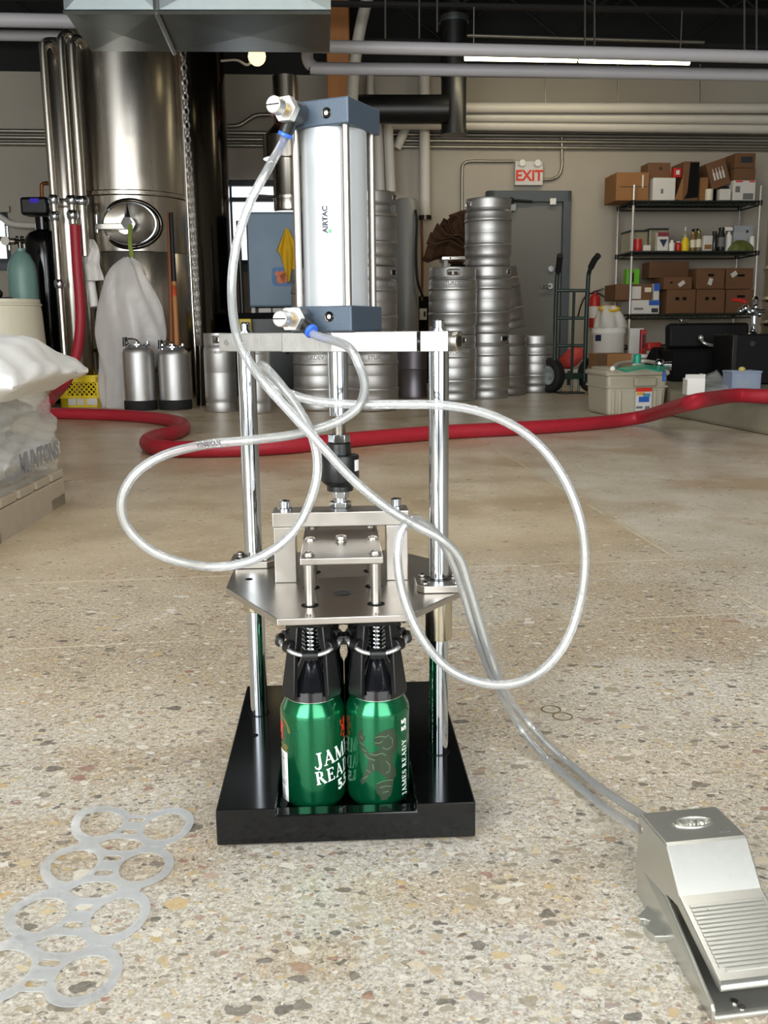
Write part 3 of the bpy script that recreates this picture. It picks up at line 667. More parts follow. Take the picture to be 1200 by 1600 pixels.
upright('thin steel pipe that carries the red hose below its clamp', 113, 350, 50, 6.58, .026, (313, 336), brushed)
upright('steel pipe with a bright reflection beside the brewing tank edge', 129, 400, 58, 6.62, .030, (314,), brushed)
a, b = at(134, 392, 6.72), at(148, 480, 6.66)
tag(MB().tube([a, b], .03, 14).build('white_tube', white_pl, smooth=60), 'white tube angled down in front of the brewing tank left edge', 'tube')
# hoist chain
pa, pb, pc = at(285, 60, 6.8), at(304, 400, 6.75), at(310, 520, 6.7)
path = catmull([pa, at(294, 230, 6.78), pb, pc], 30); m = MB(); acc = 0; last = path[0]; k = 0
for p in path[1:]:
    acc += (p - last).length; last = p
    if acc > .036:
        acc = 0; k += 1; Rz = Matrix.Rotation(rad(40 + 90 * (k % 2)), 3, 'Z')
        m.tube([p + Rz @ Vector((.019 * cos(a), 0, .027 * sin(a))) for a in [2 * pi * i / 8 for i in range(8)]], .0065, 5, closed=True)
tag(m.build('hoist_chain', nickel, smooth=60), 'long steel chain hanging between the brewing tank and the dark tank', 'chain')
tag(MB().tube([at(280, 60, 6.9), at(301, 480, 6.85), Vector((at(309, 610, 6.83).x, 6.83, .0))], .012, 10).build('thin_pipe', brushed, smooth=60), 'thin steel pipe directly left of the hanging chain', 'pipe')
tag(MB().cyl(at(313, 540, 6.7), Vector((at(313, 606, 6.7).x, 6.7, 0)), .032).build('drain_pipe', dark_steel), 'dark steel drain pipe at the lower end of the chain', 'pipe')
# poles leaning on the tank
def pole(name, label, segs, r):
    o = None
    t = thing(name, label, 'pole', segs[0][0])
    for p, q, m_, nm in segs: MB().cyl(Vector(p) - segs[0][0], Vector(q) - segs[0][0], r).build(nm, m_, t, smooth=60)
pole('brown_pole', 'brown wooden pole leaning on the tank beside the black-gripped one', [(at(270, 640, 6.52), at(264, 332, 6.78), wood_b, 'shaft')], .015)
q0, q1 = at(281, 640, 6.5), at(267, 333, 6.76)
pole('mop_pole', 'wooden pole with black grip and orange sticker leaning on the tank', [(q0, lerp(q0, q1, .65), wood, 'shaft'), (lerp(q0, q1, .65), q1, blk, 'grip'), (lerp(q0, q1, .575), lerp(q0, q1, .63), pm('orange_sticker', 'e0522a', .5), 'sticker')], .017)
# milky plastic bag on its strap
sp = at(204, 352, 6.80)
tag(MB().tube(catmull([sp, at(203, 380, 6.72), at(206, 402, 6.7), at(204, 412, 6.68)], 5), .016, 6).build('hanging_strap', green_strap, smooth=60), 'olive green strap tied to the manway door', 'strap')
prof = [(404, 200, 6), (415, 196, 22), (440, 195, 34), (480, 201, 45), (520, 205, 50), (545, 206, 50), (575, 200, 40), (600, 190, 32), (625, 186, 27), (638, 184, 24)]
def bagpt(u, v):
    f = v * (len(prof) - 1); i = min(int(f), len(prof) - 2); w = f - i
    y, x, h = [prof[i][k] * (1 - w) + prof[i + 1][k] * w for k in range(3)]
    a = 2 * pi * u; fold = 1 + .09 * sin(5 * a + 6 * v) + .06 * sin(9 * a - 11 * v)
    c = at(x, y, 6.58)
    hh = h * 6.6 / F * fold
    return Vector((c.x + hh * cos(a), 6.58 + hh * .38 * sin(a) * (1 - .3 * v), c.z + .012 * sin(3 * a + 9 * v)))
m = MB().grid(56, 30, bagpt); bmesh.ops.remove_doubles(m.bm, verts=m.bm.verts[:], dist=.0005)
tag(m.build('plastic_bag', bagfilm, smooth=80), 'large milky plastic bag hanging from the manway strap', 'bag')
a = at(145, 405, 6.62)
tag(MB().grid(6, 12, lambda u, v: Vector((a.x + (u - .5) * (.03 + .09 * min(1, v * 2.2)) + .01 * sin(8 * v), a.y + .02 * sin(9 * u + 3 * v), a.z + .13 - .27 * v))).build('white_rag', white_card, smooth=80), 'small white rag hanging left of the milky bag', 'rag')

# water softener, gas cylinder, drum
p = gnd(78, 636); px_ = at(74, 450, 7.15)
t = thing('water_softener', 'tall black softener tank with a control head', 'tank', (px_.x, 7.15, 0))
zs = zat(72, 360, 7.15); Rs = .138
MB().lathe([(.11, 0), (Rs, .03), (Rs, zs - .1), (Rs * .95, zs - .06), (Rs * .75, zs - .02), (Rs * .45, zs), (.05, zs + .004), (.05, zs + .09), (0, zs + .09)], 40).build('vessel', blk_gloss, t, smooth=50)
MB().box((-.02, -.02, zs + .16), (.2, .16, .125)).build('control_head', blk, t, bevel=.02)
MB().box((-.012, -.101, zs + .195), (.06, .006, .03)).build('display', purple, t)
MB().tube(catmull([(.01, 0, zs + .2), (.012, 0, zs + .3), (.03, 0, zs + .325), (.08, 0, zs + .325)], 4), .014, 8).build('copper_inlet', pm('brown_copper', '7a4a2a', .35, .7), t)
MB().cyl((.07, -.05, zs + .09), (.12, -.05, zs + .09), .03).build('outlet_valve', blk, t)
t = thing('gas_cylinder', 'teal gas cylinder with a regulator at the far left', 'cylinder', (at(36, 440, 6.75).x, 6.75, 0))
zs = zat(34, 393, 6.75); Rs = .098
MB().lathe([(Rs * .95, 0), (Rs, .01), (Rs, zs - .13), (Rs * .9, zs - .08), (Rs * .6, zs - .02), (.03, zs), (.03, zs + .02), (0, zs + .02)], 32).build('vessel', teal, t, smooth=50)
MB().cyl((0, 0, zs + .01), (0, 0, zs + .06), .018).cyl((-.03, 0, zs + .068), (.035, 0, zs + .068), .016).cyl((0, 0, zs + .055), (0, 0, zs + .09), .012).build('valve', dark_steel, t)
MB().cyl((-.03, 0, zs + .068), (-.085, 0, zs + .068), .022).cyl((-.085, -.005, zs + .068), (-.085, -.045, zs + .068), .03).cyl((-.075, 0, zs + .06), (-.075, 0, zs + .01), .012).build('regulator', steel, t)
MB().cyl((0, 0, zs + .09), (0, 0, zs + .102), .028).build('handwheel', blk, t)
MB().cyl((-.08, 0, zs + .08), (-.08, 0, zs + .17), .01).build('gauge_stem', chrome, t)
t = thing('plastic_drum', 'cream plastic drum standing at the left edge behind the sacks', 'drum', (at(4, 500, 6.35).x, 6.35, 0))
zs = zat(4, 466, 6.1); Rs = .245
MB().lathe([(Rs * .9, 0), (Rs * 1.06, .02), (Rs * 1.1, .2), (Rs * 1.02, zs - .08), (Rs, zs - .05), (Rs * .985, zs), (Rs * .95, zs), (Rs * .95, zs - .02), (0, zs - .025)], 40).build('body', cream_pl, t, smooth=50)
MB().lathe([(Rs * 1.0, zs - .045), (Rs * 1.03, zs - .04), (Rs * 1.03, zs - .03), (Rs, zs - .025)], 40, caps=False).build('rim_band', cream_pl, t)
t = thing('black_tool', 'small black tool lying on the cream drum lid', 'tool', (at(5, 462, 6.3).x, 6.3, zs - .024), 0)
MB().box((0, 0, .02), (.12, .06, .035)).build('body', blk, t, bevel=.01); MB().ball((-.03, 0, .06), .03, 10).build('knob', blk, t)

# yellow crate with diamond lattice
g = gnd(131, 636); s = g.y / F
cw, chh, cdp = 68 * s * .98, 50 * s * .98, .26
t = thing('milk_crate', 'yellow plastic crate with a lattice front beside the milky bag', 'crate', (g.x, g.y + cdp / 2, 0), rad(-2))
MB().box((0, 0, .012), (cw * .94, cdp * .94, .02)).build('bottom', yellow, t)
def crate_side(W_, H_, name, M):
    m = MB(); tt = .014
    for a in ((-W_ / 2, W_ / 2, 0, H_ * .33), (-W_ / 2, W_ / 2, H_ * .78, H_), (-W_ / 2, -W_ * .34, 0, H_), (W_ * .34, W_ / 2, 0, H_)): m.box2((a[0], -tt / 2, a[2]), (a[1], tt / 2, a[3]))
    m.box2((-W_ * .52, -tt * .9, H_ * .28), (W_ * .52, tt * .9, H_ * .36)); m.box2((-W_ * .52, -tt * .9, H_ * .95), (W_ * .52, tt * .9, H_))
    m.map(lambda v: M @ v); m.build(name, yellow, t, smooth=0)
    m = MB(); n = 6
    for i in range(-3, n + 1):
        for sgn in (1, -1):
            x0 = -W_ * .34 + (W_ * .68) * i / n; dz_ = H_ * .45
            a, b = (x0, H_ * .33), (x0 + dz_, H_ * .78)
            if sgn < 0: a, b = (x0 + dz_, H_ * .33), (x0, H_ * .78)
            lo, hi = -W_ * .34, W_ * .34
            def clip(p, q):
                ts = [0, 1]
                for bnd in (lo, hi):
                    if (p[0] - bnd) * (q[0] - bnd) < 0:
                        tq = (bnd - p[0]) / (q[0] - p[0])
                        if p[0] < lo or p[0] > hi: ts[0] = max(ts[0], tq)
                        else: ts[1] = min(ts[1], tq)
                f = lambda k: (p[0] + (q[0] - p[0]) * k, p[1] + (q[1] - p[1]) * k)
                return f(ts[0]), f(ts[1])
            if max(a[0], b[0]) <= lo or min(a[0], b[0]) >= hi: continue
            a, b = clip(a, b)
            m.cyl((a[0], 0, a[1]), (b[0], 0, b[1]), .005, seg=6)
    m.map(lambda v: M @ v); m.build('lattice', yellow, t, smooth=0)
crate_side(cw, chh, 'front_panel', Matrix.Translation((0, -cdp / 2, 0)))
crate_side(cw, chh, 'rear_panel', Matrix.Translation((0, cdp / 2, 0)))
for s_ in (-1, 1): crate_side(cdp, chh, 'side_panel', Matrix.Translation((s_ * cw / 2, 0, 0)) @ Matrix.Rotation(pi / 2, 4, 'Z'))
for xx, w_ in ((-.07, .055), (-.01, .05), (.07, .075)): MB().box((xx, -cdp / 2 - .014, chh * .17), (w_, .002, chh * .2)).build('worn_sticker', white_card, t)

# ------------------------------------------------------------------ middle background
def wbox(name, label, cat, x0, y0, x1, y1, off, depth, mat, zbot=None, group=None, tilt=0.0, bevel=.006, decals=(), flaps=0, parts=True):
    """box whose front shows between two picture corners on a plane 'off' in front of the back wall"""
    a, b = wp(x0, y1, off), wp(x1, y1, off); top = wp(x0, y0, off)
    w = (b - a).dot(UN); zb = a.z if zbot is None else zbot; h = top.z - zb
    c = (a + b) / 2; c.z = zb
    t = thing(name, label, cat, c, RA, group)
    t.rotation_euler = (0, tilt, RA)
    MB().box((0, depth / 2, h / 2), (w, depth, h)).build('body', mat, t, smooth=0, bevel=bevel)
    for d in decals:
        fx0, fz0, fx1, fz1, dm, nm = d[:6]; th = d[6] if len(d) > 6 else .004
        MB().box(((fx0 + fx1) / 2 * w - w / 2, -th / 2, (fz0 + fz1) / 2 * h), (abs(fx1 - fx0) * w, th, abs(fz1 - fz0) * h), None if len(d) < 8 else Matrix.Rotation(d[7], 3, 'Y')).build(nm, dm, t, smooth=0)
    if flaps:
        MB().box((0, depth / 2, h + .002), (w * .995, depth * .1, .003)).build('tape', pm('brown_tape', '9a7348', .4), t)
    return t, w, h
# blue-grey panel box on a black cabinet, cloth and sticker
off = 1.45
zc = wp(420, 489, off).z
t, w, h = wbox('equipment_cabinet', 'black cabinet under the blue-grey panel box', 'cabinet', 373, 489, 470, 620, off + .1, .6, black_m, zbot=.0)
MB().box((0, -.008, h * .5), (w * .9, .01, h * .86)).build('door', blk, t, bevel=.004)
MB().cyl((w * .3, -.02, h * .5), (w * .3, -.02, h * .62), .012).build('handle', dark_steel, t)
t, w, h = wbox('panel_box', 'blue-grey metal panel box with a yellow cloth on it', 'box', 389, 331, 466, 478, off, .3, panel_b, zbot=wp(420, 480, off).z, bevel=.01)
for s in (-1, 1):
    for q_ in (.06, .24): MB().box((s * w * .42, q_, -(wp(420, 480, off).z - zc) / 2), (.03, .03, wp(420, 480, off).z - zc)).build('foot', white_card, t)
MB().tube([(-w * .48, -.004, h * .02), (w * .48, -.004, h * .02), (w * .48, -.004, h * .98), (-w * .48, -.004, h * .98)], .003, 4, closed=True).build('door_seam', dark_steel, t)
for i, (a, b) in enumerate(((404, 424), (426, 452))):
    wbox('white_carton', ('left' if i == 0 else 'right') + ' of two small white cartons on the black cabinet below the panel box', 'carton', a, 481.5, b, 489, off + .02, .1, white_card, zbot=zc + .001, group='cartons under the panel box')
p0, p1 = wp(425, 447, off + .006), wp(459, 417, off + .006)
t = thing('sticker', 'rounded blue sticker with orange shapes behind the yellow cloth', 'sticker', p0, RA)
sw, sh = (p1 - p0).dot(UN), p1.z - p0.z
def rrect(x0, y0, x1, y1, r, n=5):
    out = []
    for cx_, cy_, a0 in ((x1 - r, y1 - r, 0), (x0 + r, y1 - r, 90), (x0 + r, y0 + r, 180), (x1 - r, y0 + r, 270)):
        out += [(cx_ + r * cos(rad(a0 + 90 * k / n)), cy_ + r * sin(rad(a0 + 90 * k / n))) for k in range(n + 1)]
    return out
MB().prism(rrect(0, 0, sw, sh, .03), -.002, 0, 'y').build('sheet', pm('sticker_blue', '4f7fb0', .5, 0, .3, 40), t, smooth=0)
MB().prism(rrect(.005, .005, sw - .005, sh - .005, .026), -.003, -.002, 'y').build('print', pm('sticker_deep_blue', '3c6a9a', .5, 0, .5, 30), t, smooth=0)
for cx_, cz_, r_ in ((.4, .35, .035), (.62, .45, .04), (.5, .6, .028), (.25, .65, .02)): MB().cyl((sw * cx_, -.003, sh * cz_), (sw * cx_, -.0045, sh * cz_), r_).build('print_shape', orange, t)
p0 = wp(446, 357, off + .03)
CL = [(0, .17), (.2, .21), (.34, .33), (.45, .42), (.6, .42), (.72, .30), (.86, .37), (1, .34)]
def clothpt(u, v):
    k = next(i for i in range(len(CL) - 1) if u <= CL[i + 1][0]); a, b = CL[k], CL[k + 1]
    L_ = a[1] + (b[1] - a[1]) * (u - a[0]) / (b[0] - a[0]); zz = -v * L_
    wv = .02 + .15 * min(1, -zz / .17) * (1 - .3 * max(0, -zz - .2) / .22)
    return Vector(((u - .5) * wv + .01, -.012 - .02 * sin(13 * u) * min(1, v * 2), zz))
t = MB().grid(22, 16, clothpt).build('yellow_cloth', cloth_y, smooth=80, loc=p0, rot=(0, 0, RA)); tag(t, 'yellow cloth hanging in folds on the blue-grey panel box', 'cloth')
sm = t.modifiers.new('thick', 'SOLIDIFY'); sm.thickness = .004
t, w, h = wbox('yellow_box', 'yellow box with dark print behind the rear chrome post top', 'box', 374, 497, 393, 523, off + .22, .1, yellow, zbot=None, decals=((.2, .45, .85, .8, dark_ink, 'print'), (.15, .1, .85, .2, dark_ink, 'print')))
t.location.z = wp(380, 524, off + .22).z
wbox('stand_box', 'dark box holding up the yellow box behind the rear chrome post', 'box', 371, 524, 396, 610, off + .25, .12, black_m, zbot=0.0)[0].location.z = 0
bpy.context.view_layer.update()
pipe('black_stand_pole', 'thin black pole standing before the bright window', 'pole', [wp(372, 345, off + .1), wp(379, 489, off + .1)], .018, blk)
x = at(449, 250, 8.3).x
t = thing('exhaust_stack', 'stainless flue with a conical collar left of the barrel', 'flue', (x, 8.3, wp(449, 331, 1.0).z))
f_ = lambda y: zat(449, y, 8.3) - t.location.z
f0 = zat(449, 331, 8.3); t.location.z = f0
f_ = lambda y: zat(449, y, 8.3) - f0
MB().lathe([(.115, f_(331)), (.125, f_(329)), (.125, f_(312)), (.13, f_(310)), (.125, f_(306)), (.125, f_(250))], 32).build('lower_pipe', brushed, t, smooth=40)
MB().lathe([(.2, f_(249)), (.2, f_(215)), (.185, f_(212)), (.11, f_(196)), (.10, f_(194))], 32).build('collar', brushed, t, smooth=40)
MB().lathe([(.105, f_(196)), (.105, f_(120))], 32).build('upper_pipe', brushed, t, smooth=40)
MB().cyl((-.1, -.03, f_(308)), (-.31, -.06, f_(306)), .012).build('side_arm', dark_steel, t)
MB().lathe([(.13, f_(180)), (.13, f_(166)), (.09, f_(160))], 24, caps=True).build('red_collar', pm('red_orange_paint', 'b8431c', .5), t)
# grey cylinder with hose right of the keg stack
x = at(636, 400, 8.75).x
t = thing('grey_cylinder', 'tall grey painted cylinder with a black hose between kegs and pipes', 'cylinder', (x, 8.75, 0))
z1 = zat(636, 311, 8.75)
MB().lathe([(.1, 0), (.103, .02), (.103, z1 - .03), (.085, z1), (0, z1)], 32).build('vessel', pm('grey_enamel', '7e7e7b', .45, .1, .06, 5), t, smooth=50)
MB().tube(catmull([(.075, -.09, zat(645, 330, 8.75)), (.085, -.1, zat(645, 350, 8.75)), (.075, -.1, zat(645, 400, 8.75)), (.09, -.1, zat(647, 440, 8.75)), (.14, -.08, zat(650, 465, 8.75))], 5), .012, 8).build('hose', blk, t)
t, w, h = wbox('outlet_box', 'small pale switch box on the dark post behind the kegs', 'box', 656, 482, 667, 500, .2, .05, white_card, decals=((.55, .3, .85, .75, dark_ink, 'slot'),))
wbox('dark_post', 'dark post against the wall carrying the pale switch box', 'post', 654, 463, 670, 600, .148, .12, black_m, zbot=0.0)
# white-framed bench with a fan of flattened cardboard behind the keg stack
SY = 7.85; b0, b1 = at(690, 404, SY), at(752, 404, SY); bz = zat(705, 401, SY)
t = thing('steel_bench', 'pale steel bench behind the large keg, carrying flattened cardboard', 'bench', ((b0.x + b1.x) / 2, SY, 0))
bw = b1.x - b0.x
MB().box((0, .16, bz - .012), (bw, .34, .028)).build('bench_top', steel, t, bevel=.004)
for xx in (-bw / 2 + .035, bw / 2 - .035):
    for yy in (.02, .3): MB().box((xx, yy, (bz - .026) / 2), (.032, .032, bz - .026)).build('leg', white_card, t, bevel=.003)
MB().cyl((-bw / 2 + .07, -.0105, bz - .012), (-bw / 2 + .07, -.013, bz - .012), .007).build('bolt_hole', black_m, t)
MB().box((.03, .12, bz * .5), (bw - .1, .02, bz * .9)).build('back_panel', black_m, t)
random.seed(11)
names_ = 'lowest second third fourth fifth sixth topmost'.split(); hx0 = at(733, 399, SY).x
for i in range(7):
    th_ = rad((176, 163, 157, 138, 131, 108, 92)[i]); L_ = (.36, .34, .32, .30, .27, .27, .26)[i]; w_ = random.uniform(.22, .3)
    o = MB().grid(6, 3, lambda u, v: Vector((u * L_, (v - .5) * w_ * (1 - .35 * u * (i % 2)), .03 * sin(9 * u + i) + .012 * cos(7 * v + 2 * u)))).build('cardboard_sheet', card_dd, None, smooth=0, loc=(hx0, SY + .15 + .01 * i, bz + .028 + .016 * i), rot=(random.uniform(.3, .75), -th_, random.uniform(-.25, .25)))
    sm = o.modifiers.new('thick', 'SOLIDIFY'); sm.thickness = .006
    tag(o, '%s dark sheet in the fan of flattened cardboard on the steel bench' % names_[i], 'cardboard', 'flattened cardboard on the bench')
wbox('paper_sheet', 'pale paper sheet on the wall behind the flattened cardboard', 'paper', 693, 357, 724, 374, .012, .01, cream_pl, bevel=0)

# ------------------------------------------------------------------ hand truck
g = gnd(896, 614.5); HT = g.y
t = thing('hand_truck', 'dark green two-wheeled hand truck with black grips', 'hand truck', (g.x, HT, 0), RA)
def hp(px, py, dy=0.0):
    v = at(px, py, HT + dy) - Vector((g.x, HT, 0)); v = Matrix.Rotation(-RA, 3, 'Z') @ v; return v
lr = [hp(866, 596, .06), hp(868, 500, .03), hp(870, 440, .0), hp(872, 424, -.02)]
rr = [hp(913, 596, .06), hp(916, 500, .03), hp(919, 438, .0), hp(921, 424, -.02)]
MB().tube(catmull(lr + [hp(874, 410, -.1)], 5), .017, 12).build('left_rail', truck_m, t)
MB().tube(catmull(rr + [hp(926, 411, -.1)], 5), .017, 12).build('right_rail', truck_m, t)
MB().tube([hp(872, 424, -.03), hp(874, 410, -.1), hp(875, 399, -.15)], .024, 12).build('grip', rubber, t)
MB().tube([hp(923, 418, -.07), hp(929, 406, -.12), hp(935, 399, -.16)], .024, 12).build('grip', rubber, t)
for y, dy in ((454, .0), (497, .03), (540, .045)):
    MB().tube([hp(869 - (y - 454) * .02, y, dy), hp(918 - (y - 454) * .05, y, dy)], .013, 10).build('crossbar', truck_m, t)
MB().tube([hp(897, 455, .0), hp(893, 588, .05)], .012, 10).build('centre_bar', truck_m, t)
ta, tb = hp(874, 589, .05), hp(913, 586, .05)
MB().box((ta + tb) / 2, ((tb - ta).length, .03, .05)).build('lower_plate', truck_m, t, bevel=.004)
MB().box((hp(893, 610, -.05).x, .02, .006), ((tb - ta).length, .2, .01)).build('toe_plate', truck_m, t)
for xx in (876, 893, 904): MB().tube([hp(xx, 588, .06), hp(xx, 611, .04)], .009, 8).build('strut', truck_m, t)
RW = Matrix.Rotation(rad(28), 3, 'Z')
for px in (860, 925):
    c = hp(px, 590, .1); c.z = .14
    ax = RW @ Vector((1, 0, 0)); Rm = ax.to_track_quat('Z', 'Y').to_matrix()
    w_ = MB().lathe([(.075, -.03), (.115, -.042), (.135, -.03), (.14, 0), (.135, .03), (.115, .042), (.075, .03)], 32, c, R=Rm, caps=False).build('wheel', rubber, t)
    MB().lathe([(0, -.02), (.03, -.034), (.035, -.02), (.075, -.03), (.078, 0), (.075, .03), (.035, .02), (.03, .034), (0, .02)], 24, c, R=Rm, caps=False).build('wheel_hub', hub_m, w_)
MB().tube([hp(862, 590, .1), hp(925, 590, .1)], .009, 8).map(lambda v: Vector((v.x, v.y, .14))).build('axle', truck_m, t)

# things behind the hand truck
t = thing('fire_extinguisher', 'red fire extinguisher with black handle on the wall behind the hand truck', 'extinguisher', wp(928, 512, .095), RA)
k_ = 9.2 / F
MB().lathe([(.045, 0), (.052, .01), (.052, 45 * k_), (.042, 49 * k_), (.02, 52 * k_), (.02, 55 * k_), (0, 55 * k_)], 24).build('bottle', red_pl, t)
MB().lathe([(.053, 15 * k_), (.053, 33 * k_)], 24, caps=False).build('label_wrap', white_card, t)
MB().tube([(-.02, 0, 55 * k_), (.02, -.03, 57 * k_), (.07, -.05, 60 * k_)], .009, 6).tube([(.0, 0, 54 * k_), (.04, -.03, 52 * k_), (.08, -.05, 47 * k_)], .009, 6).build('handle', blk, t)
MB().tube(catmull([(-.02, -.03, 54 * k_), (-.1, -.05, 50 * k_), (-.15, -.05, 35 * k_), (-.18, -.04, 15 * k_)], 5), .008, 6).build('hose', blk, t)
MB().box((0, .07, 35 * k_), (.05, .036, .1)).build('wall_hook', blk, t)
offb = 1.0
zb_ = 0.0
wbox('white_crate', 'white crate on the floor behind the hand truck wheels', 'crate', 874, 577, 913, 606, 1.1, .3, white_card, zbot=0.0, decals=((.0, .45, 1, .55, dark_ink, 'gap'), (.3, .1, .42, .9, dark_ink, 'gap')))
zt_ = wp(890, 577, 1.1).z
a = wp(893, 575, 1.0)
m = MB().ball((0, 0, 0), .125, 18, sz=.75, sx=.9, sy=.8).map(lambda v: Vector((v.x * (1 - .9 * max(0, v.z)) + .02 * sin(30 * v.z), v.y, v.z + .015 * sin(22 * v.x) + .01 * cos(31 * v.y))))
o = m.build('red_bag', pm('red_plastic_bag', 'c0403a', .5, 0, .25, 14), smooth=80, loc=(a.x, a.y, zt_ + .09)); tag(o, 'crumpled red plastic bag on the crate behind the hand truck', 'bag')
# bucket with a crumpled bag on top
ba, bb = wp(924, 575, 1.0), wp(975, 512, 1.0); c = (ba + wp(974, 575, 1.0)) / 2
Rb = (wp(974, 575, 1.0) - ba).length / 2; zb0, zb1 = 0.0, bb.z
t = thing('white_bucket', 'tall white bucket with a navy sticker left of the steel shelves', 'bucket', (c.x, c.y, 0))
MB().lathe([(Rb * .86, 0), (Rb * .88, .01), (Rb * .97, zb1 - .06), (Rb * 1.02, zb1 - .05), (Rb * 1.02, zb1 - .03), (Rb, zb1 - .025), (Rb, zb1), (0, zb1)], 36).build('body', white_pl, t, smooth=50)
wrap(MB().faces([(-.033, -.05, 0), (.033, -.05, 0), (.033, .05, 0), (-.033, .05, 0)], [(0, 1, 2, 3)]), Rb * .975, rad(-52), wp(930, 524, 1.0).z, 0, .3).build('sticker', navy, t, smooth=0)
def lump(name, label, cat, c, rx, ry, h, mat, top=None, seed=0, sag=.25):
    rs = random.Random(seed); ph = [rs.uniform(0, 6.28) for _ in range(6)]
    def fn(u, v):
        a = 2 * pi * u; rr_ = sin(pi * min(.98, .02 + v * .97)) ** .5 if v < .5 else (cos((v - .5) * pi) ** .6 if v < .999 else 0.0)
        rr_ = (1 - v ** 2.2) ** .6 if v < 1 else 0
        w_ = 1 + .1 * sin(3 * a + ph[0]) + .07 * sin(5 * a + ph[1] + 4 * v) + .04 * sin(9 * a + ph[2])
        return Vector((rx * rr_ * w_ * cos(a), ry * rr_ * w_ * sin(a), h * v * (1 + .08 * sin(4 * a + ph[3])) if v < 1 else h))
    m = MB().grid(40, 14, fn); bmesh.ops.remove_doubles(m.bm, verts=m.bm.verts[:], dist=.0008)
    return tag(m.build(name, mat, smooth=80, loc=c), label, cat)
lump('crumpled_bag', 'crumpled pale plastic bag on top of the white bucket', 'bag', (c.x, c.y, zb1 + .002), Rb * .98, Rb * .95, wp(950, 478, 1.0).z - zb1, white_card, seed=3)
zy = wp(950, 486, 1.0).z
pipe('yellow_hoop', 'yellow plastic hoop lying in the bag on the bucket', 'hoop', [(c.x + .085 * cos(a), c.y + .085 * sin(a), zy + .02 + .02 * sin(a)) for a in [2 * pi * k / 14 for k in range(15)]], .012, cloth_y, n=2)

# ------------------------------------------------------------------ wire shelves
SO = .62                                                  # front of the shelves, distance from the wall
p0 = wp(987, 400, SO); p1 = wp(1183, 400, SO); swd = (p1 - p0).dot(UN); sdp = .42
st = thing('wire_shelf_unit', 'chrome-posted wire shelf unit loaded with boxes', 'shelves', (p0.x, p0.y, 0), RA)
zsh = [wp(1080, y, SO).z for y in (313, 392, 490)]; zsh.append(.35)
ztp = wp(990, 290, SO).z
for x_, y_ in ((0, 0), (swd, 0), (0, sdp), (swd, sdp)):
    MB().lathe([(.013, 0), (.013, ztp), (.009, ztp + .008), (0, ztp + .008)], 12, (x_, y_, 0)).build('post', pm('zinc_post', 'cfcfcd', .38, .7), st)
for z in zsh:
    m = MB()
    for zz in (z - .008, z - .04):
        m.tube([(0, 0, zz), (swd, 0, zz), (swd, sdp, zz), (0, sdp, zz)], .007, 6, closed=True)
    nn = 26
    for i in range(1, nn): m.tube([(swd * i / nn, 0, z - .004), (swd * i / nn, sdp, z - .004)], .004, 4)
    for k in range(3): m.tube([(0, sdp * (k + .5) / 3, z - .01), (swd, sdp * (k + .5) / 3, z - .01)], .005, 4)
    zz_ = [(swd * i / 40, 0, z - (.008 if i % 2 else .04)) for i in range(41)]; m.tube(zz_, .004, 4)
    m.build('wire_shelf', wire_m, st, smooth=60)
    for x_, y_ in ((0, 0), (swd, 0), (0, sdp), (swd, sdp)): MB().lathe([(.018, z - .045), (.02, z - .005), (.016, z)], 12, (x_, y_, 0)).build('collar', blk, st)
z1, z2, z3, z4 = [z + .001 for z in zsh]
WH = ((.1, .1, .9, .9, white_card, 'paper_label'),)
hole2 = lambda: ((.3, .56, .42, .68, black_m, 'hand_hole'), (.55, .56, .67, .68, black_m, 'hand_hole'), (.15, .05, .85, .3, card_d, 'printed_panel'), (.3, .3, .7, .42, card_d, 'printed_panel'))
B_ = 'box'
wbox('cardboard_box', 'orange-brown cardboard box jutting off the left end of the top shelf', B_, 962, 269, 1013, 314, SO - .03, .34, card, z1, decals=((.12, .48, .95, .5, dark_ink, 'seam'), (.78, .45, .83, .9, white_card, 'paper_label')), flaps=1)
wbox('cardboard_box', 'small brown box tipped back behind the white carton on the top shelf', B_, 1012, 254, 1047, 278, SO - .12, .2, card_d, wp(1030, 279, SO).z, tilt=rad(0), decals=((.5, .6, .62, .75, dark_ink, 'hand_hole'),))
wbox('white_carton', 'large plain white carton on the top shelf below the small brown box', 'carton', 1020, 277.5, 1055, 306, SO - .01, .33, white_card, z1, decals=((.35, .3, .45, .5, grey_ink, 'print'),))
wbox('red_carton', 'small red and white carton on the white carton of the top shelf', 'carton', 1053, 262, 1065, 277, SO - .04, .08, red_pl, wp(1040, 277, SO - .01).z + .002, decals=((.25, .3, .7, .75, white_card, 'print'),))
t, w, h = wbox('cardboard_box', 'tall cardboard box with its open dark mouth facing out on the top shelf', B_, 1066, 252, 1091, 309, SO - .02, .3, card_d, z1)
MB().prism([(-w * .4, h * .04), (w * .46, h * .08), (w * .46, h * .97), (-w * .1, h * .97), (-w * .2, h * .2)], -.004, -.001, 'y').build('open_mouth', black_m, t, smooth=0)
MB().prism([(-w / 2, 0), (-w * .98, h * .02), (-w * .55, h * .6), (-w / 2, h * .7)], -.01, .0, 'y').build('flap', card, t, smooth=0)
wbox('cardboard_box', 'narrow brown box right of the dark-mouthed box on the top shelf', B_, 1092.5, 277, 1106, 306, SO - .06, .25, card, z1)
p = wp(1110, 306, SO + .01); o = MB().lathe([(.034, 0), (.036, .004), (.036, .1), (.012, .104), (.012, .02), (0, .02)], 20).build('paper_roll', cream_pl, loc=(p.x, p.y + .04, z1)); tag(o, 'cream paper roll standing on the front of the top shelf', 'roll')
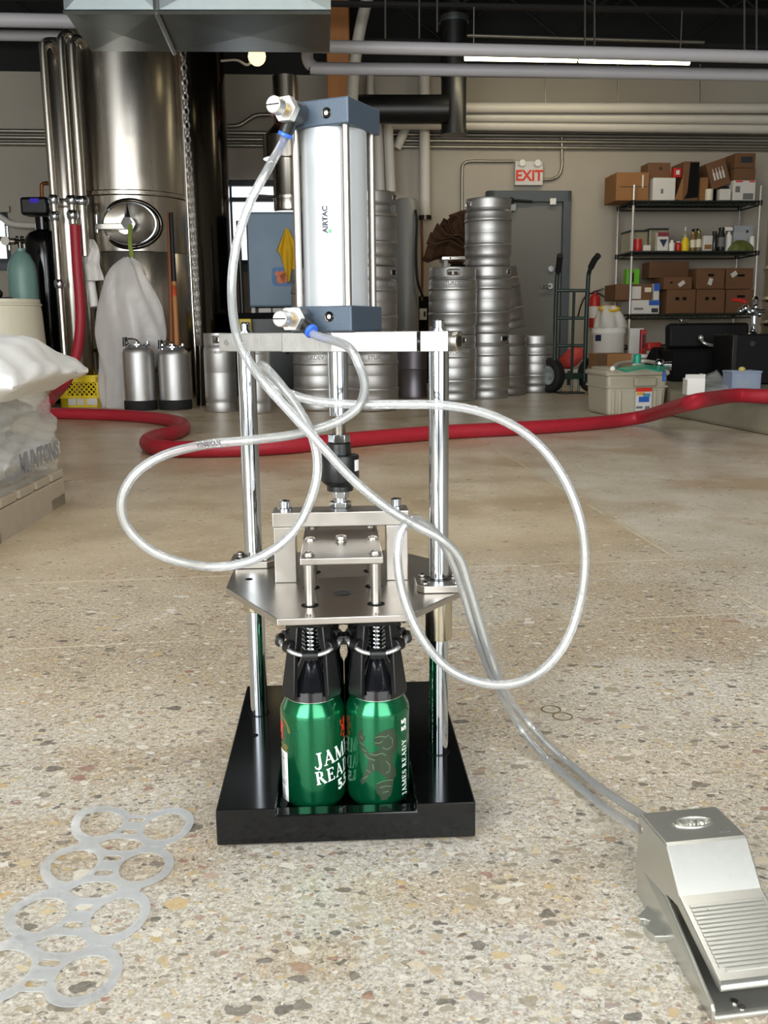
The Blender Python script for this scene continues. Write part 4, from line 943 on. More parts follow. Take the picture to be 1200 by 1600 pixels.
t, w, h = wbox('cardboard_box', 'tilted brown box with white bottle prints on the top shelf', B_, 1113, 249, 1144, 279, SO - .06, .25, card_d, wp(1120, 290, SO).z, tilt=rad(-18))
for i in range(4): MB().prism([(-.055 + .03 * i, h * .3), (-.037 + .03 * i, h * .3), (-.037 + .03 * i, h * .55), (-.043 + .03 * i, h * .62), (-.043 + .03 * i, h * .74), (-.049 + .03 * i, h * .74), (-.049 + .03 * i, h * .62), (-.055 + .03 * i, h * .55)], -.002, 0, 'y').build('bottle_print', white_card, t, smooth=0)
wbox('black_carton', 'black carton under the tilted box on the top shelf', 'carton', 1119, 291, 1143, 306, SO - .1, .25, blk, z1)
wbox('white_carton', 'little white carton in front of the black carton on the top shelf', 'carton', 1125, 295, 1142, 306, SO, .07, white_card, z1)
wbox('white_carton', 'white printed carton at the bottom of the right-end pile on the top shelf', 'carton', 1145, 281.5, 1180, 306, SO - .01, .33, white_card, z1, decals=((.1, .9, .4, .97, red_ink, 'print'), (.7, .9, .95, .97, red_ink, 'print'), (.45, .05, .9, .35, grey_ink, 'print'), (.1, .4, .3, .7, grey_ink, 'print')))
wbox('cardboard_box', 'middle brown box of the right-end pile on the top shelf', B_, 1147, 262.5, 1180, 281, SO - .02, .3, card_d, wp(1150, 281.2, SO - .01).z + .001)
wbox('cardboard_box', 'topmost brown box of the right-end pile with a dark panel', B_, 1148, 239, 1180, 262, SO - .03, .28, card_d, wp(1150, 262.2, SO - .02).z + .001, decals=((.28, .35, .85, .75, dark_ink, 'printed_panel'),))
# second shelf: jars, bottles, tubs
def jar(label, x0, x1, y0, off, mat, z, lidm=None, name='jar', cat='jar', neck=.7, label_m=None, square=False, lid_h=.1):
    a, b = wp(x0, y0, off), wp(x1, y0, off); r = (b - a).length / 2; h = a.z - z; c = (a + b) / 2
    t = thing(name, label, cat, (c.x, c.y + r, z), RA)
    MB().lathe([(r * .94, 0), (r, .006), (r, h * .68), (r * neck, h * .84), (r * neck, h * (1 - lid_h))], 4 if square else 20).map(lambda v: Matrix.Rotation(pi / 4, 3, 'Z') @ v if square else v).build('body', mat, t, smooth=30)
    if lidm: MB().lathe([(r * neck * 1.05, h * (1 - lid_h)), (r * neck * 1.05, h * .985), (r * neck * .95, h), (0, h)], 20).build('lid', lidm, t)
    if label_m: MB().lathe([(r * 1.012, h * .18), (r * 1.012, h * .58)], 4 if square else 20, caps=False).map(lambda v: Matrix.Rotation(pi / 4, 3, 'Z') @ v if square else v).build('label_wrap', label_m, t)
    return t
t, w, h = wbox('lidded_tub', 'hazy tub with a dark green lid at the left of the second shelf', 'tub', 984, 361, 1011, 391, SO - .12, .25, jarfilm, z2); MB().box((0, .125, h), (w * 1.06, .26, .018)).build('lid', wire_m, t, bevel=.004)
t, w, h = wbox('lidded_tub', 'hazy tub with a dark lid behind the blue triangle carton', 'tub', 1014, 358, 1043, 391, SO - .14, .24, jarfilm, z2); MB().box((0, .12, h), (w * 1.05, .25, .018)).build('lid', wire_m, t, bevel=.004)
jar('red pot with pale label at the left front of the second shelf', 992, 1005, 371, SO, red_pl, z2, name='red_pot', cat='pot', neck=.95, label_m=None)
wbox('white_carton', 'low white carton right of the red pot on the second shelf', 'carton', 1005.5, 383, 1017, 391, SO - .01, .06, white_card, z2)
t, w, h = wbox('blue_carton', 'white carton with a dark blue triangle on the second shelf', 'carton', 1027, 363, 1044, 391, SO, .07, white_card, z2, decals=((.0, .78, 1, 1, pm('maroon_print', '7a2838', .5), 'print'),))
MB().prism([(-w * .35, h * .62), (w * .38, h * .62), (w * .05, h * .2)], -.003, 0, 'y').build('triangle_print', navy, t, smooth=0)
jar('white squat bottle between the triangle carton and the red bottle', 1046.5, 1056, 375, SO, white_pl, z2, white_pl, 'white_bottle', 'bottle', .5)
jar('small red bottle left of the yellow container', 1057, 1066, 377, SO, red_pl, z2, white_pl, 'red_bottle', 'bottle', .6)
jar('yellow container with a dark mark on the second shelf', 1067, 1079, 371, SO, yellow, z2, yellow, 'yellow_container', 'container', .7, label_m=None)
jar('tall bottle with a thin pale spout behind the yellow container', 1068, 1078, 354, SO - .14, jarfilm, z2, white_pl, 'spout_bottle', 'bottle', .22, lid_h=.15)
jar('amber jar right of the yellow container', 1080.5, 1089, 362, SO - .02, pm('amber_jar', '7a6038', .3), z2, brass, label_m=cream_pl)
jar('amber jar next to the white spice carton', 1089.5, 1098, 360, SO - .02, pm('olive_jar', '6a6040', .3), z2, brass, label_m=cream_pl)
jar('dark lidded jar behind the amber jars', 1082, 1097, 357, SO - .16, pm('grey_jar', '57544a', .4), z2, blk)
wbox('spice_carton', 'white spice carton right of the amber jars', 'carton', 1099, 368, 1113, 391, SO, .06, white_card, z2, decals=((.1, .1, .9, .4, card, 'print'),))
jar('left one of two dark jars with black lids on the second shelf', 1114, 1123, 361, SO - .03, pm('dark_jar', '22241f', .25), z2, blk, 'dark_jar')
jar('right one of two dark jars with a grey label', 1124, 1136, 355, SO - .03, pm('dark_jar', '22241f', .25), z2, blk, 'dark_jar', label_m=grey_ink)
t = jar('white spray bottle with a trigger head on the second shelf', 1136.5, 1146, 358, SO - .06, white_pl, z2, None, 'spray_bottle', 'bottle', .4)
hh = wp(1136, 358, SO - .06).z - z2; MB().box((-.012, 0, hh * 1.02), (.085, .03, .035)).box((-.04, 0, hh * .93), (.012, .015, .05)).build('trigger_head', white_pl, t, bevel=.006)
wbox('grey_bin', 'pale grey bin with a small dark tag at the right of the second shelf', 'bin', 1145, 352, 1177, 391, SO - .18, .2, pm('pale_grey_plastic', 'a5a7ac', .5), z2, decals=((.6, .72, .7, .82, dark_ink, 'tag'),))
lump('green_bag', 'olive green bag of hops slumped at the right of the second shelf', 'bag', (*(wp(1156, 390, SO - .08).xy), z2), .115, .07, .1, pm('olive_bag', '57602a', .6, 0, .3, 30, .3, 60), seed=9)
jar('white tub at the far right of the second shelf', 1173, 1181, 369, SO - .04, white_pl, z2, white_pl, 'white_tub', 'tub', .9)
# third shelf
t, w, h = wbox('white_carton', 'white carton with blue corner under the flat brown box, third shelf', 'carton', 986, 469, 1030, 488, SO, .3, white_card, z3, decals=((.62, .62, 1.0, .98, blue_pl, 'blue_print'), (.1, .3, .42, .45, grey_ink, 'print'), (.72, .1, .95, .4, dark_ink, 'print')))
wbox('cardboard_box', 'flat brown box with a white label, jutting left on the third shelf', B_, 961, 444, 1018, 468.5, SO - .03, .32, card_d, wp(1000, 469, SO).z + .001, decals=((.42, .08, .7, .85, white_card, 'paper_label'), (.8, .5, .98, .78, cream_pl, 'tape_tag')))
wbox('blue_bottle_box', 'small blue and white pack right of the flat brown box', 'pack', 1021, 443, 1030, 468.5, SO - .02, .08, white_card, wp(1000, 469, SO).z + .001, decals=((0, .55, 1, 1, blue_pl, 'blue_print'),))
t, w, h = wbox('green_caddy', 'bright green plastic caddy standing on the flat brown box', 'caddy', 979, 420, 999, 444, SO - .04, .1, green_b, wp(1000, 444.2, SO + .02).z + .001)
MB().box((-w * .05, -.003, h * .45), (w * .16, .006, h * .6)).build('slot', black_m, t)
wbox('fruit_box', 'brown fruit box at the lower left of the six marked boxes', B_, 1041, 452.5, 1086, 488, SO, .36, card_d, z3, decals=hole2(), group='fruit boxes on the third shelf')
wbox('fruit_box', 'brown fruit box at the lower middle of the six marked boxes', B_, 1087.5, 452.5, 1131.5, 488, SO, .36, card_d, z3, decals=hole2(), group='fruit boxes on the third shelf')
wbox('fruit_box', 'brown fruit box at the lower right of the six, with a red strip', B_, 1133, 452.5, 1176, 488, SO - .03, .36, card_d, z3, decals=((.25, .5, .7, .62, red_pl, 'red_strip'), (.4, .66, .68, .76, black_m, 'hand_hole')), group='fruit boxes on the third shelf')
zz_ = wp(1060, 452.3, SO).z + .001
wbox('fruit_box', 'low brown fruit box at the upper left of the six, white tag', B_, 1037, 433, 1081, 452, SO - .01, .34, card_d, zz_, decals=((.5, .3, .74, .62, white_card, 'white_tag', .004, rad(-35)), (.22, .5, .3, .62, black_m, 'hand_hole')), group='fruit boxes on the third shelf')
wbox('fruit_box', 'tall brown fruit box at the upper middle of the six, white tag', B_, 1087.5, 419, 1131.5, 452, SO - .01, .34, card_d, zz_, decals=((.42, .2, .56, .52, white_card, 'white_tag', .004, rad(15)), (.4, .62, .6, .72, black_m, 'hand_hole'), (.1, .05, .9, .15, card_d, 'printed_panel')), group='fruit boxes on the third shelf')
wbox('fruit_box', 'tall brown fruit box at the upper right of the six, slanted white tag', B_, 1133, 419, 1176, 452, SO - .03, .34, card_d, zz_, decals=((.18, .6, .4, .82, white_card, 'white_tag', .004, rad(-35)), (.42, .6, .68, .7, black_m, 'hand_hole'), (.3, .15, .7, .4, card_d, 'printed_panel')), group='fruit boxes on the third shelf')
wbox('cardboard_box', 'long dark brown box lying behind and above the fruit boxes', B_, 1014, 409, 1076, 433, SO - .18, .2, card_d, wp(1040, 433, SO - .01).z + .002)
wbox('cardboard_box', 'dark brown box standing behind the low fruit box under the long box', B_, 1031, 433.6, 1060, 488, SO - .37, .05, card_dd, z3)

# ------------------------------------------------------------------ right side: curb, tote, cases
PZ = .15
ca, cb = gnd(1046, 650), gnd(1215, 684)
far = ca + Vector((.25, 1.75, 0))
poly = [(ca.x, ca.y), (cb.x, cb.y), (3.6, cb.y + .1), (3.5, far.y + .25), (far.x, far.y)]
o = MB().prism(poly, 0, PZ).build('concrete_curb', conc, smooth=0, bevel=.02); tag(o, 'low stained concrete curb at the right under the red hose', 'curb')
# storage tote
ga, gb = gnd(953, 651), gnd(1035, 648)
TC = (ga + gb) / 2; tw = (gb - ga).length; tr = math.atan2(gb.y - ga.y, gb.x - ga.x) * .5
th = zat(992, 578, TC.y + .02)
t = thing('storage_tote', 'beige plastic storage tote with a printed label under a teal sheet', 'tote', (TC.x, TC.y, 0), tr)
wt, dpt = tw * 1.08, .36
m = MB()
def tap(z): return (tw / 2 + (wt - tw) / 2 * z / th, .012 * (1 - z / th))
a0, b0 = tap(0); a1, b1 = tap(th * .98)
m.faces([(-a0, b0, 0), (a0, b0, 0), (a0, dpt - b0, 0), (-a0, dpt - b0, 0), (-a1, 0, th * .9), (a1, 0, th * .9), (a1, dpt, th * .9), (-a1, dpt, th * .9)], [(3, 2, 1, 0), (4, 5, 6, 7), (0, 1, 5, 4), (1, 2, 6, 5), (2, 3, 7, 6), (3, 0, 4, 7)])
m.build('tub', tote_m, t, smooth=0, bevel=.02)
MB().box((0, dpt / 2, th * .63), (wt * 1.01, dpt * 1.02, .012)).build('rib_band', tote_m, t, bevel=.004)
for xx in (-.42, -.30, .32, .42): MB().box((xx * tw, -.002 + .006, th * .3), (.02, .014, th * .52)).build('corner_rib', tote_m, t, bevel=.005)
MB().box((0, dpt / 2, th * .93), (wt * 1.06, dpt * 1.06, th * .13)).build('lid', tote_m, t, bevel=.02)
MB().box((0, dpt / 2, th + .004), (wt * .9, dpt * .86, .02)).build('lid_panel', tote_m, t, bevel=.01)
MB().box((.04, -.012, th * .74), (.135, .03, th * .2)).build('handle', tote_m, t, bevel=.01)
lw_, lh_ = .098, th * .5
lx, lz = .035, th * .36
lab = MB().box((lx, -.009, lz), (lw_, .006, lh_)).build('paper_label', white_card, t)
lab2 = [((-.5, .34, .5, .5), red_ink), ((-.45, .18, .05, .32), pm('label_orange', 'd89a3c', .5)), ((-.3, -.12, .35, .12), blue_pl), ((-.05, .12, .4, .26), pm('label_teal', '4f8fa8', .5)), ((.1, -.46, .4, -.3), grey_ink), ((-.45, -.4, -.05, -.3), grey_ink)]
for (x0, y0, x1, y1), mm in lab2: MB().box2((lx + x0 * lw_, -.0135, lz + y0 * lh_), (lx + x1 * lw_, -.012, lz + y1 * lh_)).build('print_block', mm, lab, smooth=0)
tz = th + .015
Y0 = TC.y + .12
def on_tote(px, py): return gnd(px, py, tz)
tc_ = on_tote(1003, 578)
def tealpt(u, v):
    a = 2 * pi * u; r_ = v * (1 + .18 * sin(2 * a + 1) + .1 * sin(5 * a))
    return Vector((tc_.x + .125 * r_ * cos(a), tc_.y + .13 * r_ * sin(a), tz + .004 + .028 * (1 - v) + .008 * sin(4 * a + 2 * v) * v))
m = MB().grid(36, 8, tealpt); bmesh.ops.remove_doubles(m.bm, verts=m.bm.verts[:], dist=.0006)
o = m.build('teal_sheet', green_c, smooth=80); tag(o, 'crumpled teal green plastic sheet on the beige tote lid', 'sheet'); sm = o.modifiers.new('thick', 'SOLIDIFY'); sm.thickness = .003
q_ = on_tote(995, 576); tag(MB().lathe([(.022, 0), (.022, .045), (.018, .05), (0, .05)], 16).build('teal_stopper', green_c, loc=(q_.x, q_.y, tz + .03)), 'small teal green cap standing on the teal sheet', 'cap')
pipe('white_hose', 'white hose looped over the lid of the beige tote', 'hose', [(p.x, p.y, tz + .014) for p in (on_tote(957, 580), on_tote(967, 572), on_tote(990, 568.5), on_tote(1010, 568), on_tote(1026, 571))], .012, pvc)
q_ = on_tote(1030, 577)
t = thing('chrome_coupling', 'shiny chrome coupling lying on the right corner of the tote lid', 'coupling', (q_.x, q_.y, tz), 0)
MB().ball((0, 0, .03), .03, 14, sz=.9).build('body', chrome, t); MB().cyl((.02, 0, .02), (.065, -.02, .018), .02, .025).build('collar', chrome, t); MB().box((.02, -.03, -.035), (.018, .01, .06)).build('blue_tab', blue_pl, t, bevel=.003)
# black flight cases
p0, p1 = at(1052, 600, 6.35), at(1180, 600, 6.35)
ctz = zat(1110, 505, 6.35)
t = thing('flight_case', 'open black case with a silver handle behind the white carton', 'case', ((p0.x + p1.x) / 2, 6.35, PZ), 0)
cw_ = p1.x - p0.x; chh_ = ctz - PZ
MB().box((0, .3, chh_ * .27), (cw_ * .98, .5, chh_ * .54)).build('lower_half', black_m, t, bevel=.01)
MB().box((0, .2, chh_ * .78), (cw_, .1, chh_ * .44), Matrix.Rotation(rad(-7), 3, 'X')).build('lid', pm('black_case_skin', '060607', .6, spec=.25), t, bevel=.02)
def cpx(px, py, Y=6.45): v = at(px, py, Y); return Vector((v.x - (p0.x + p1.x) / 2, v.y - 6.35, v.z - PZ))
MB().tube(catmull([cpx(1095, 529), cpx(1101, 536, 6.42), cpx(1116, 540, 6.42), cpx(1129, 535, 6.42), cpx(1134, 528)], 5), .011, 8).build('handle', nickel, t)
for q in ((1095, 528), (1134, 526)): MB().ball(cpx(*q), .02, 10).build('handle_boss', nickel, t)
MB().box(cpx(1068, 501, 6.48), (.05, .05, .025)).build('latch', chrome, t, bevel=.004)
p0, p1 = at(1139, 610, 5.95), at(1215, 610, 5.95)
t = thing('flight_case', 'tall black case at the right edge behind the blue tub', 'case', ((p0.x + p1.x) / 2, 5.95, PZ), 0)
hB = zat(1170, 522, 5.95) - PZ; wB = p1.x - p0.x
MB().box((0, .17, hB / 2), (wB, .34, hB)).build('shell', pm('black_case_skin', '060607', .6, spec=.25), t, bevel=.012)
for s in (-1, 1): MB().box((s * (wB / 2 - .02), -.002, hB / 2), (.03, .012, hB * .98)).build('edge_strip', blk, t, bevel=.003)
v = at(1175, 537, 5.94); MB().cyl((v.x - (p0.x + p1.x) / 2, -.0, v.z - PZ), (v.x - (p0.x + p1.x) / 2, -.02, v.z - PZ), .018, seg=10).build('latch', chrome, t)
# tap cluster on the tall case, tank at the right edge
zc_ = hB + PZ
v = at(1177, 522, 6.1)
t = thing('beer_tap_stand', 'chrome tap stand with shiny valves on the tall black case', 'tap', (v.x, 6.1, zc_), 0)
tv = lambda px, py: Vector((at(px, py, 6.1).x - v.x, 0, zat(px, py, 6.1) - zc_))
MB().lathe([(.035, 0), (.03, .006), (.022, .02), (.022, .11), (0, .115)], 20).build('column', chrome, t)
MB().cyl(tv(1153, 486), tv(1195, 486), .012).build('manifold', chrome, t)
for px, py, r_ in ((1165, 482, .026), (1171, 488, .02), (1181, 480, .022), (1187, 491, .018), (1157, 486, .02), (1176, 486, .024)): MB().ball(tv(px, py), r_, 10).build('valve_body', chrome, t)
MB().lathe([(.02, -.01), (.026, .02), (.01, .04), (0, .042)], 14, tv(1181, 473)).build('tap_cap', chrome, t)
MB().tube([tv(1144, 468), tv(1155, 469), tv(1165, 472)], .01, 8).build('red_handle', red_pl, t)
x = at(1222, 450, 6.6).x
t = thing('slim_tank', 'beige steel tank only half in view at the right edge', 'tank', (x, 6.6, PZ), 0)
zt = zat(1200, 300, 6.6) - PZ
MB().lathe([(.1, 0), (.118, .02), (.118, zt * .99), (.08, zt), (0, zt)], 32).build('shell', pm('warm_tank_steel', 'b9ad92', .3, .8, .06, 8), t, smooth=50)
for y in (420, 468, 505): MB().lathe([(.119, zat(1200, y, 6.6) - PZ - .02), (.13, zat(1200, y, 6.6) - PZ), (.119, zat(1200, y, 6.6) - PZ + .02)], 32, caps=False).build('hoop', steel, t)
# small things on the curb
q_ = gnd(1088, 617, PZ); s = q_.y / F
t = thing('white_carton', 'small white open carton standing on the curb', 'carton', (q_.x, q_.y + .05, PZ), rad(-4))
MB().box((0, 0, 12.5 * s), (27 * s, .1, 25 * s)).build('body', white_pl, t)
MB().box((-2 * s, -.05, 27.5 * s), (30 * s, .004, 9 * s), Matrix.Rotation(rad(25), 3, 'X')).build('flap', white_pl, t)
MB().box((11 * s, .0, 28 * s), (.004, .08, 8 * s), Matrix.Rotation(rad(20), 3, 'Y')).build('flap', white_pl, t)
a, b, c, d = gnd(1103, 616, PZ + .004), gnd(1150, 612, PZ + .004), at(1121, 579, 5.75), at(1098, 590, 5.7)
o = MB().grid(8, 8, lambda u, v: lerp(lerp(a, b, u), lerp(d, c, u), v) + Vector((0, .012 * sin(9 * u + 5 * v), .006 * sin(7 * v)))).build('clear_sheet', clearfilm, smooth=80); tag(o, 'clear crinkled plastic sheet leaning on the black cases', 'sheet')
sm = o.modifiers.new('thick', 'SOLIDIFY'); sm.thickness = .003
p0, p1 = gnd(1142, 613, PZ), gnd(1191, 613, PZ)
t = thing('blue_tub', 'hazy blue plastic tub on the curb in front of the tall case', 'tub', ((p0.x + p1.x) / 2, p0.y + .07, PZ), 0)
wB2 = p1.x - p0.x; hB2 = 31 * p0.y / F
m = MB()
for a in ((-wB2 / 2, -.07, 0, wB2 / 2, -.066, hB2), (-wB2 / 2, .066, 0, wB2 / 2, .07, hB2), (-wB2 / 2, -.07, 0, -wB2 / 2 + .004, .07, hB2), (wB2 / 2 - .004, -.07, 0, wB2 / 2, .07, hB2), (-wB2 / 2, -.07, 0, wB2 / 2, .07, .004)): m.box2(a[:3], a[3:])
m.build('wall', bluefilm, t, smooth=0)
MB().tube([(-wB2 / 2, -.072, hB2), (wB2 / 2, -.072, hB2), (wB2 / 2, .072, hB2), (-wB2 / 2, .072, hB2)], .006, 6, closed=True).build('rim', bluefilm, t)
MB().ball((.02, 0, .035), .03, 10, sx=1.8).build('contents', cream_pl, t)
q_ = at(1147, 581, p0.y + .16); o = MB().ball((0, 0, 0), .02, 12, sz=.8).build('yellow_sponge', pm('pale_yellow_sponge', 'c8b46a', .9), loc=(q_.x, p0.y + .045, PZ + hB2 + .012)); tag(o, 'pale yellow sponge ball on the rim of the blue tub', 'sponge')
q_ = at(1124, 571, 6.3); o = MB().ball((0, 0, 0), .028, 12, sz=1.1).build('yellow_plug', pm('pale_yellow_sponge', 'c8b46a', .9), loc=(q_.x, 6.31, q_.z)); tag(o, 'pale yellow cap stuck on the front of the open black case', 'cap')
# clutter behind the tote
def gbox(name, label, cat, x0, y0, x1, y1, Y, depth, mat, zb=0.0, decals=(), bevel=.005):
    a, b, top = at(x0, y1, Y), at(x1, y1, Y), at(x0, y0, Y)
    w, h = b.x - a.x, top.z - zb
    t = thing(name, label, cat, ((a.x + b.x) / 2, Y, zb))
    MB().box((0, depth / 2, h / 2), (w, depth, h)).build('body', mat, t, smooth=0, bevel=bevel)
    for fx0, fz0, fx1, fz1, dm, nm in decals: MB().box(((fx0 + fx1) / 2 * w - w / 2, -.002, (fz0 + fz1) / 2 * h), ((fx1 - fx0) * w, .004, (fz1 - fz0) * h)).build(nm, dm, t, smooth=0)
    return t, w, h
gbox('cardboard_box', 'brown cardboard box on the floor right behind the beige tote', 'box', 932, 553, 985, 610, 6.9, .3, card, decals=((.0, .0, .28, 1, card_dd, 'dark_side'),))
gbox('white_carton', 'white carton with grey print behind the beige tote', 'carton', 987, 554, 1011, 610, 6.85, .25, white_card, decals=((.12, .8, .88, .93, grey_ink, 'print'),))
t, w, h = gbox('paint_bucket', 'white jug with red lid behind the tote beside the white carton', 'jug', 1012, 547, 1026, 610, 7.0, .08, white_pl, decals=((0, .72, 1, .8, red_ink, 'print'),)); MB().box((0, .04, h + .025), (w * 1.5, .11, .06)).build('lid', red_pl, t, bevel=.01)
gbox('white_board', 'white panel leaning under the shelves behind the jug', 'panel', 981, 513, 1003, 600, 7.6, .05, white_card)
gbox('red_tool', 'red and black tool standing behind the jug', 'tool', 999, 515, 1007, 600, 7.3, .05, red_pl, decals=((.25, .72, .75, .93, dark_ink, 'grip'),))
o = lump('black_sack', 'black sack slumped between the tote and the open black case', 'sack', (at(1036, 570, 6.6).x, 6.75, 0), .1, .12, zat(1036, 543, 6.6), black_m, seed=21)

# ------------------------------------------------------------------ red hose over the floor
RH = .034
hp_ = [at(117, 352, 6.58), at(121, 420, 6.57), at(125, 470, 6.56), at(125, 515, 6.54), at(118, 560, 6.48), at(104, 595, 6.4), at(88, 615, 6.25), at(74, 630, 5.95)]
hp_[-1].z = max(hp_[-1].z, .06)
hp_ += [gnd(66, 640, RH), gnd(80, 645, RH), gnd(130, 647, RH), gnd(190, 649, RH), gnd(240, 653, RH), gnd(276, 659, RH), gnd(288, 667, RH), gnd(272, 676, RH), gnd(245, 682, RH), gnd(230, 690, RH), gnd(240, 698, RH), gnd(280, 702, RH), gnd(370, 701, RH), gnd(460, 696, RH), gnd(540, 688, RH), gnd(620, 681, RH), gnd(700, 675, RH), gnd(780, 671, RH), gnd(850, 667, RH), gnd(920, 662, RH), gnd(970, 657, RH + .002)]
hp_ += [gnd(1010, 650, .062), gnd(1050, 638, .135), gnd(1085, 628, PZ + RH + .012), gnd(1118, 622, PZ + RH), gnd(1150, 618, PZ + RH), gnd(1185, 619, PZ + RH), gnd(1240, 621, PZ + RH)]
o = MB().tube(catmull(hp_, 8), RH, 18).build('red_hose', red_hose, smooth=70); tag(o, 'thick red rubber hose snaking across the floor from tank to curb', 'hose')

# ------------------------------------------------------------------ wrapped pallet of sacks at the left edge
c0, c1 = gnd(103, 786), gnd(0, 850)
pd = Vector((c1.x - c0.x, c1.y - c0.y, 0)); pdir = pd.normalized(); pn = Vector((-pdir.y, pdir.x, 0))
if pn.x < 0: pn = -pn                                     # towards +x, out of the visible side
ang = math.atan2(pdir.y, pdir.x)
PT = thing('pallet', 'pale wooden pallet under the wrapped sacks at the left edge', 'pallet', (c0.x, c0.y, 0), ang)
Lp, Wp, Hp = 1.25, 1.0, zat(101, 732, c0.y)
sgn = 1 if (Matrix.Rotation(ang, 3, 'Z') @ Vector((0, 1, 0))).dot(pn) < 0 else -1       # inward local y
def pl(x0, x1, y0, y1, z0, z1, nm='plank'): MB().box2((x0, sgn * y0, z0), (x1, sgn * y1, z1)).build(nm, pallet_w, PT, smooth=0, bevel=.004)
for i in range(9): pl(.14 * i + .0, .14 * i + .115, 0, Wp, Hp - .024, Hp)
for y in (0, .45, .9): pl(0, Lp, y, y + .1, Hp - .115, Hp - .026, 'stringer')
for x in (0, .55, 1.1): pl(x, x + .14, 0, Wp, 0.012, .034, 'bottom_plank')
for x in (0, .55, 1.1):
    for y in (0, .45, .9): pl(x, x + .14, y, y + .1, .036, Hp - .117, 'block')
def pillow(w, d, h, n=16, seed=0, amp=.012):
    rs = random.Random(seed); ph = [rs.uniform(0, 6.28) for _ in range(5)]
    m = MB(); bmesh.ops.create_cube(m.bm, size=1.0); bmesh.ops.subdivide_edges(m.bm, edges=m.bm.edges[:], cuts=n, use_grid_fill=True)
    def f(v):
        x, y, z = v.x * 2, v.y * 2, v.z * 2
        ex = (1 - abs(x) ** 6) ** .5 if abs(x) < 1 else 0; ey = (1 - abs(y) ** 6) ** .5 if abs(y) < 1 else 0
        k = (.35 + .65 * min(ex, 1) * min(ey, 1)); s_ = (1 - .09 * z * z)
        wv = amp * (sin(9 * x + ph[0] + 4 * y) + sin(13 * y + ph[1]) * .7 + .6 * sin(17 * x - 11 * y + ph[2] + 5 * z))
        return Vector((x * w / 2 * s_ + wv * .5, y * d / 2 * s_ + wv * .5, z * h / 2 * k + wv * (1 if z > 0 else .3)))
    return m.map(f)
sz1 = zat(78, 607, c0.y - .1); nl = 2; sh2 = (sz1 - Hp) / nl
Rz_ = Matrix.Rotation(ang, 3, 'Z')
k = 0
for l in range(nl):
    for i in range(3):
        for j in range(2):
            cx_, cy_ = .25 + .37 * i, (.27 + .05 * l + .46 * j)
            w3 = Vector((c0.x, c0.y, 0)) + Rz_ @ Vector((cx_, sgn * cy_, 0)); w3.z = Hp + sh2 * (l + .5) + .004
            o = pillow(.40, .52, sh2 * 1.02, 12, seed=k, amp=.0022).build('sack', sack_m, smooth=80, loc=w3, rot=(0, 0, ang + .02 * (k % 3)))
            tag(o, ('%s sack %s the film-wrapped pallet, %s from its far end' % (('bottom' if l == 0 else 'upper') + (' outer' if j == 0 else ' inner'), 'on', ('first', 'second', 'third')[i])), 'sack', 'sacks on the wrapped pallet'); k += 1
def wrappt(u, v):
    pts = [(.02, Wp), (.02, .0), (.02 + Lp * .95, 0.0)]
    f = u * 2; i = min(int(f), 1); w_ = f - i
    x, y = pts[i][0] * (1 - w_) + pts[i + 1][0] * w_, pts[i][1] * (1 - w_) + pts[i + 1][1] * w_
    z = .02 + v * (sz1 - .02)
    out = -.012 if z < Hp + .02 else .005 - .05 * max(0, (v - .55) / .45) + .010 * sin(17 * x + 9 * v) + .007 * sin(25 * (x + z) + 20 * v) + .003 * sin(50 * x - 60 * v)
    return Vector((x - (out if i == 0 else 0) * 1.0 + (.0 if z < Hp else .05 * v * (i == 0)), sgn * (y - (out if i == 1 else 0)), z))
o = MB().grid(160, 44, wrappt).build('stretch_wrap', wrap_m, smooth=80, loc=(c0.x, c0.y, 0), rot=(0, 0, ang)); tag(o, 'wrinkled clear stretch film round the pallet of sacks', 'film')
mt = text_bm('MUNTONS', .068, .0006, .003)
wv_ = Vector((c0.x, c0.y, 0)) + Rz_ @ Vector((.29, -sgn * .026, 0)); wv_.z = zat(62, 708, c0.y - .2)
lm = MB(); lm.bm = mt.bm; o = lm.map(lambda v: Vector((v.x if sgn > 0 else -v.x, v.z, v.y))).build('printed_lettering', pm('faded_print', '8e9094', .6), None, smooth=0, loc=wv_, rot=(0, 0, ang)); LET = o
# big white bag lying on top
bc = at(20, 556, c0.y - .28)
o = pillow(.62, .8, .15, 16, seed=31, amp=.0055).map(lambda v: Vector((v.x, v.y, v.z - .22 * max(0, v.x - .05) ** 1.5 - .1 * max(0, v.x) * abs(v.y)))).build('white_bag', bag_m, smooth=80, loc=(at(90, 560, c0.y - .3).x - .31, c0.y - .35, sz1 + .082), rot=(0, rad(0), rad(6)))
tag(o, 'bright white plastic bag lying on top of the wrapped sacks', 'bag')
bpy.context.view_layer.update()
host = [o for o in SC.objects if o.name.startswith('sack') and o.get('label', '').startswith('bottom outer') and 'first' in o['label']][0]
LET.parent = host; LET.matrix_parent_inverse = host.matrix_world.inverted(); LET.name = 'lettering'

# ------------------------------------------------------------------ the pneumatic can-ring applicator
MX, MY, MA = -0.048, 1.03, rad(2.7)
MR = thing('ring_applicator', 'upright pneumatic can ring applicator with chrome posts on a black base', 'machine', (MX, MY, 0), MA)
def loc(p):                                               # world point -> machine coordinates
    return Matrix.Rotation(-MA, 3, 'Z') @ (Vector(p) - Vector((MX, MY, 0)))
def mloc(px, py, Y): return loc(at(px, py, Y))
BX, BY0, BY1, BH = .128, -.169, .163, .042
PX, PY0, PY1, PZ0 = .069, -.1515, .050, .022
m = MB(); bm = m.bm
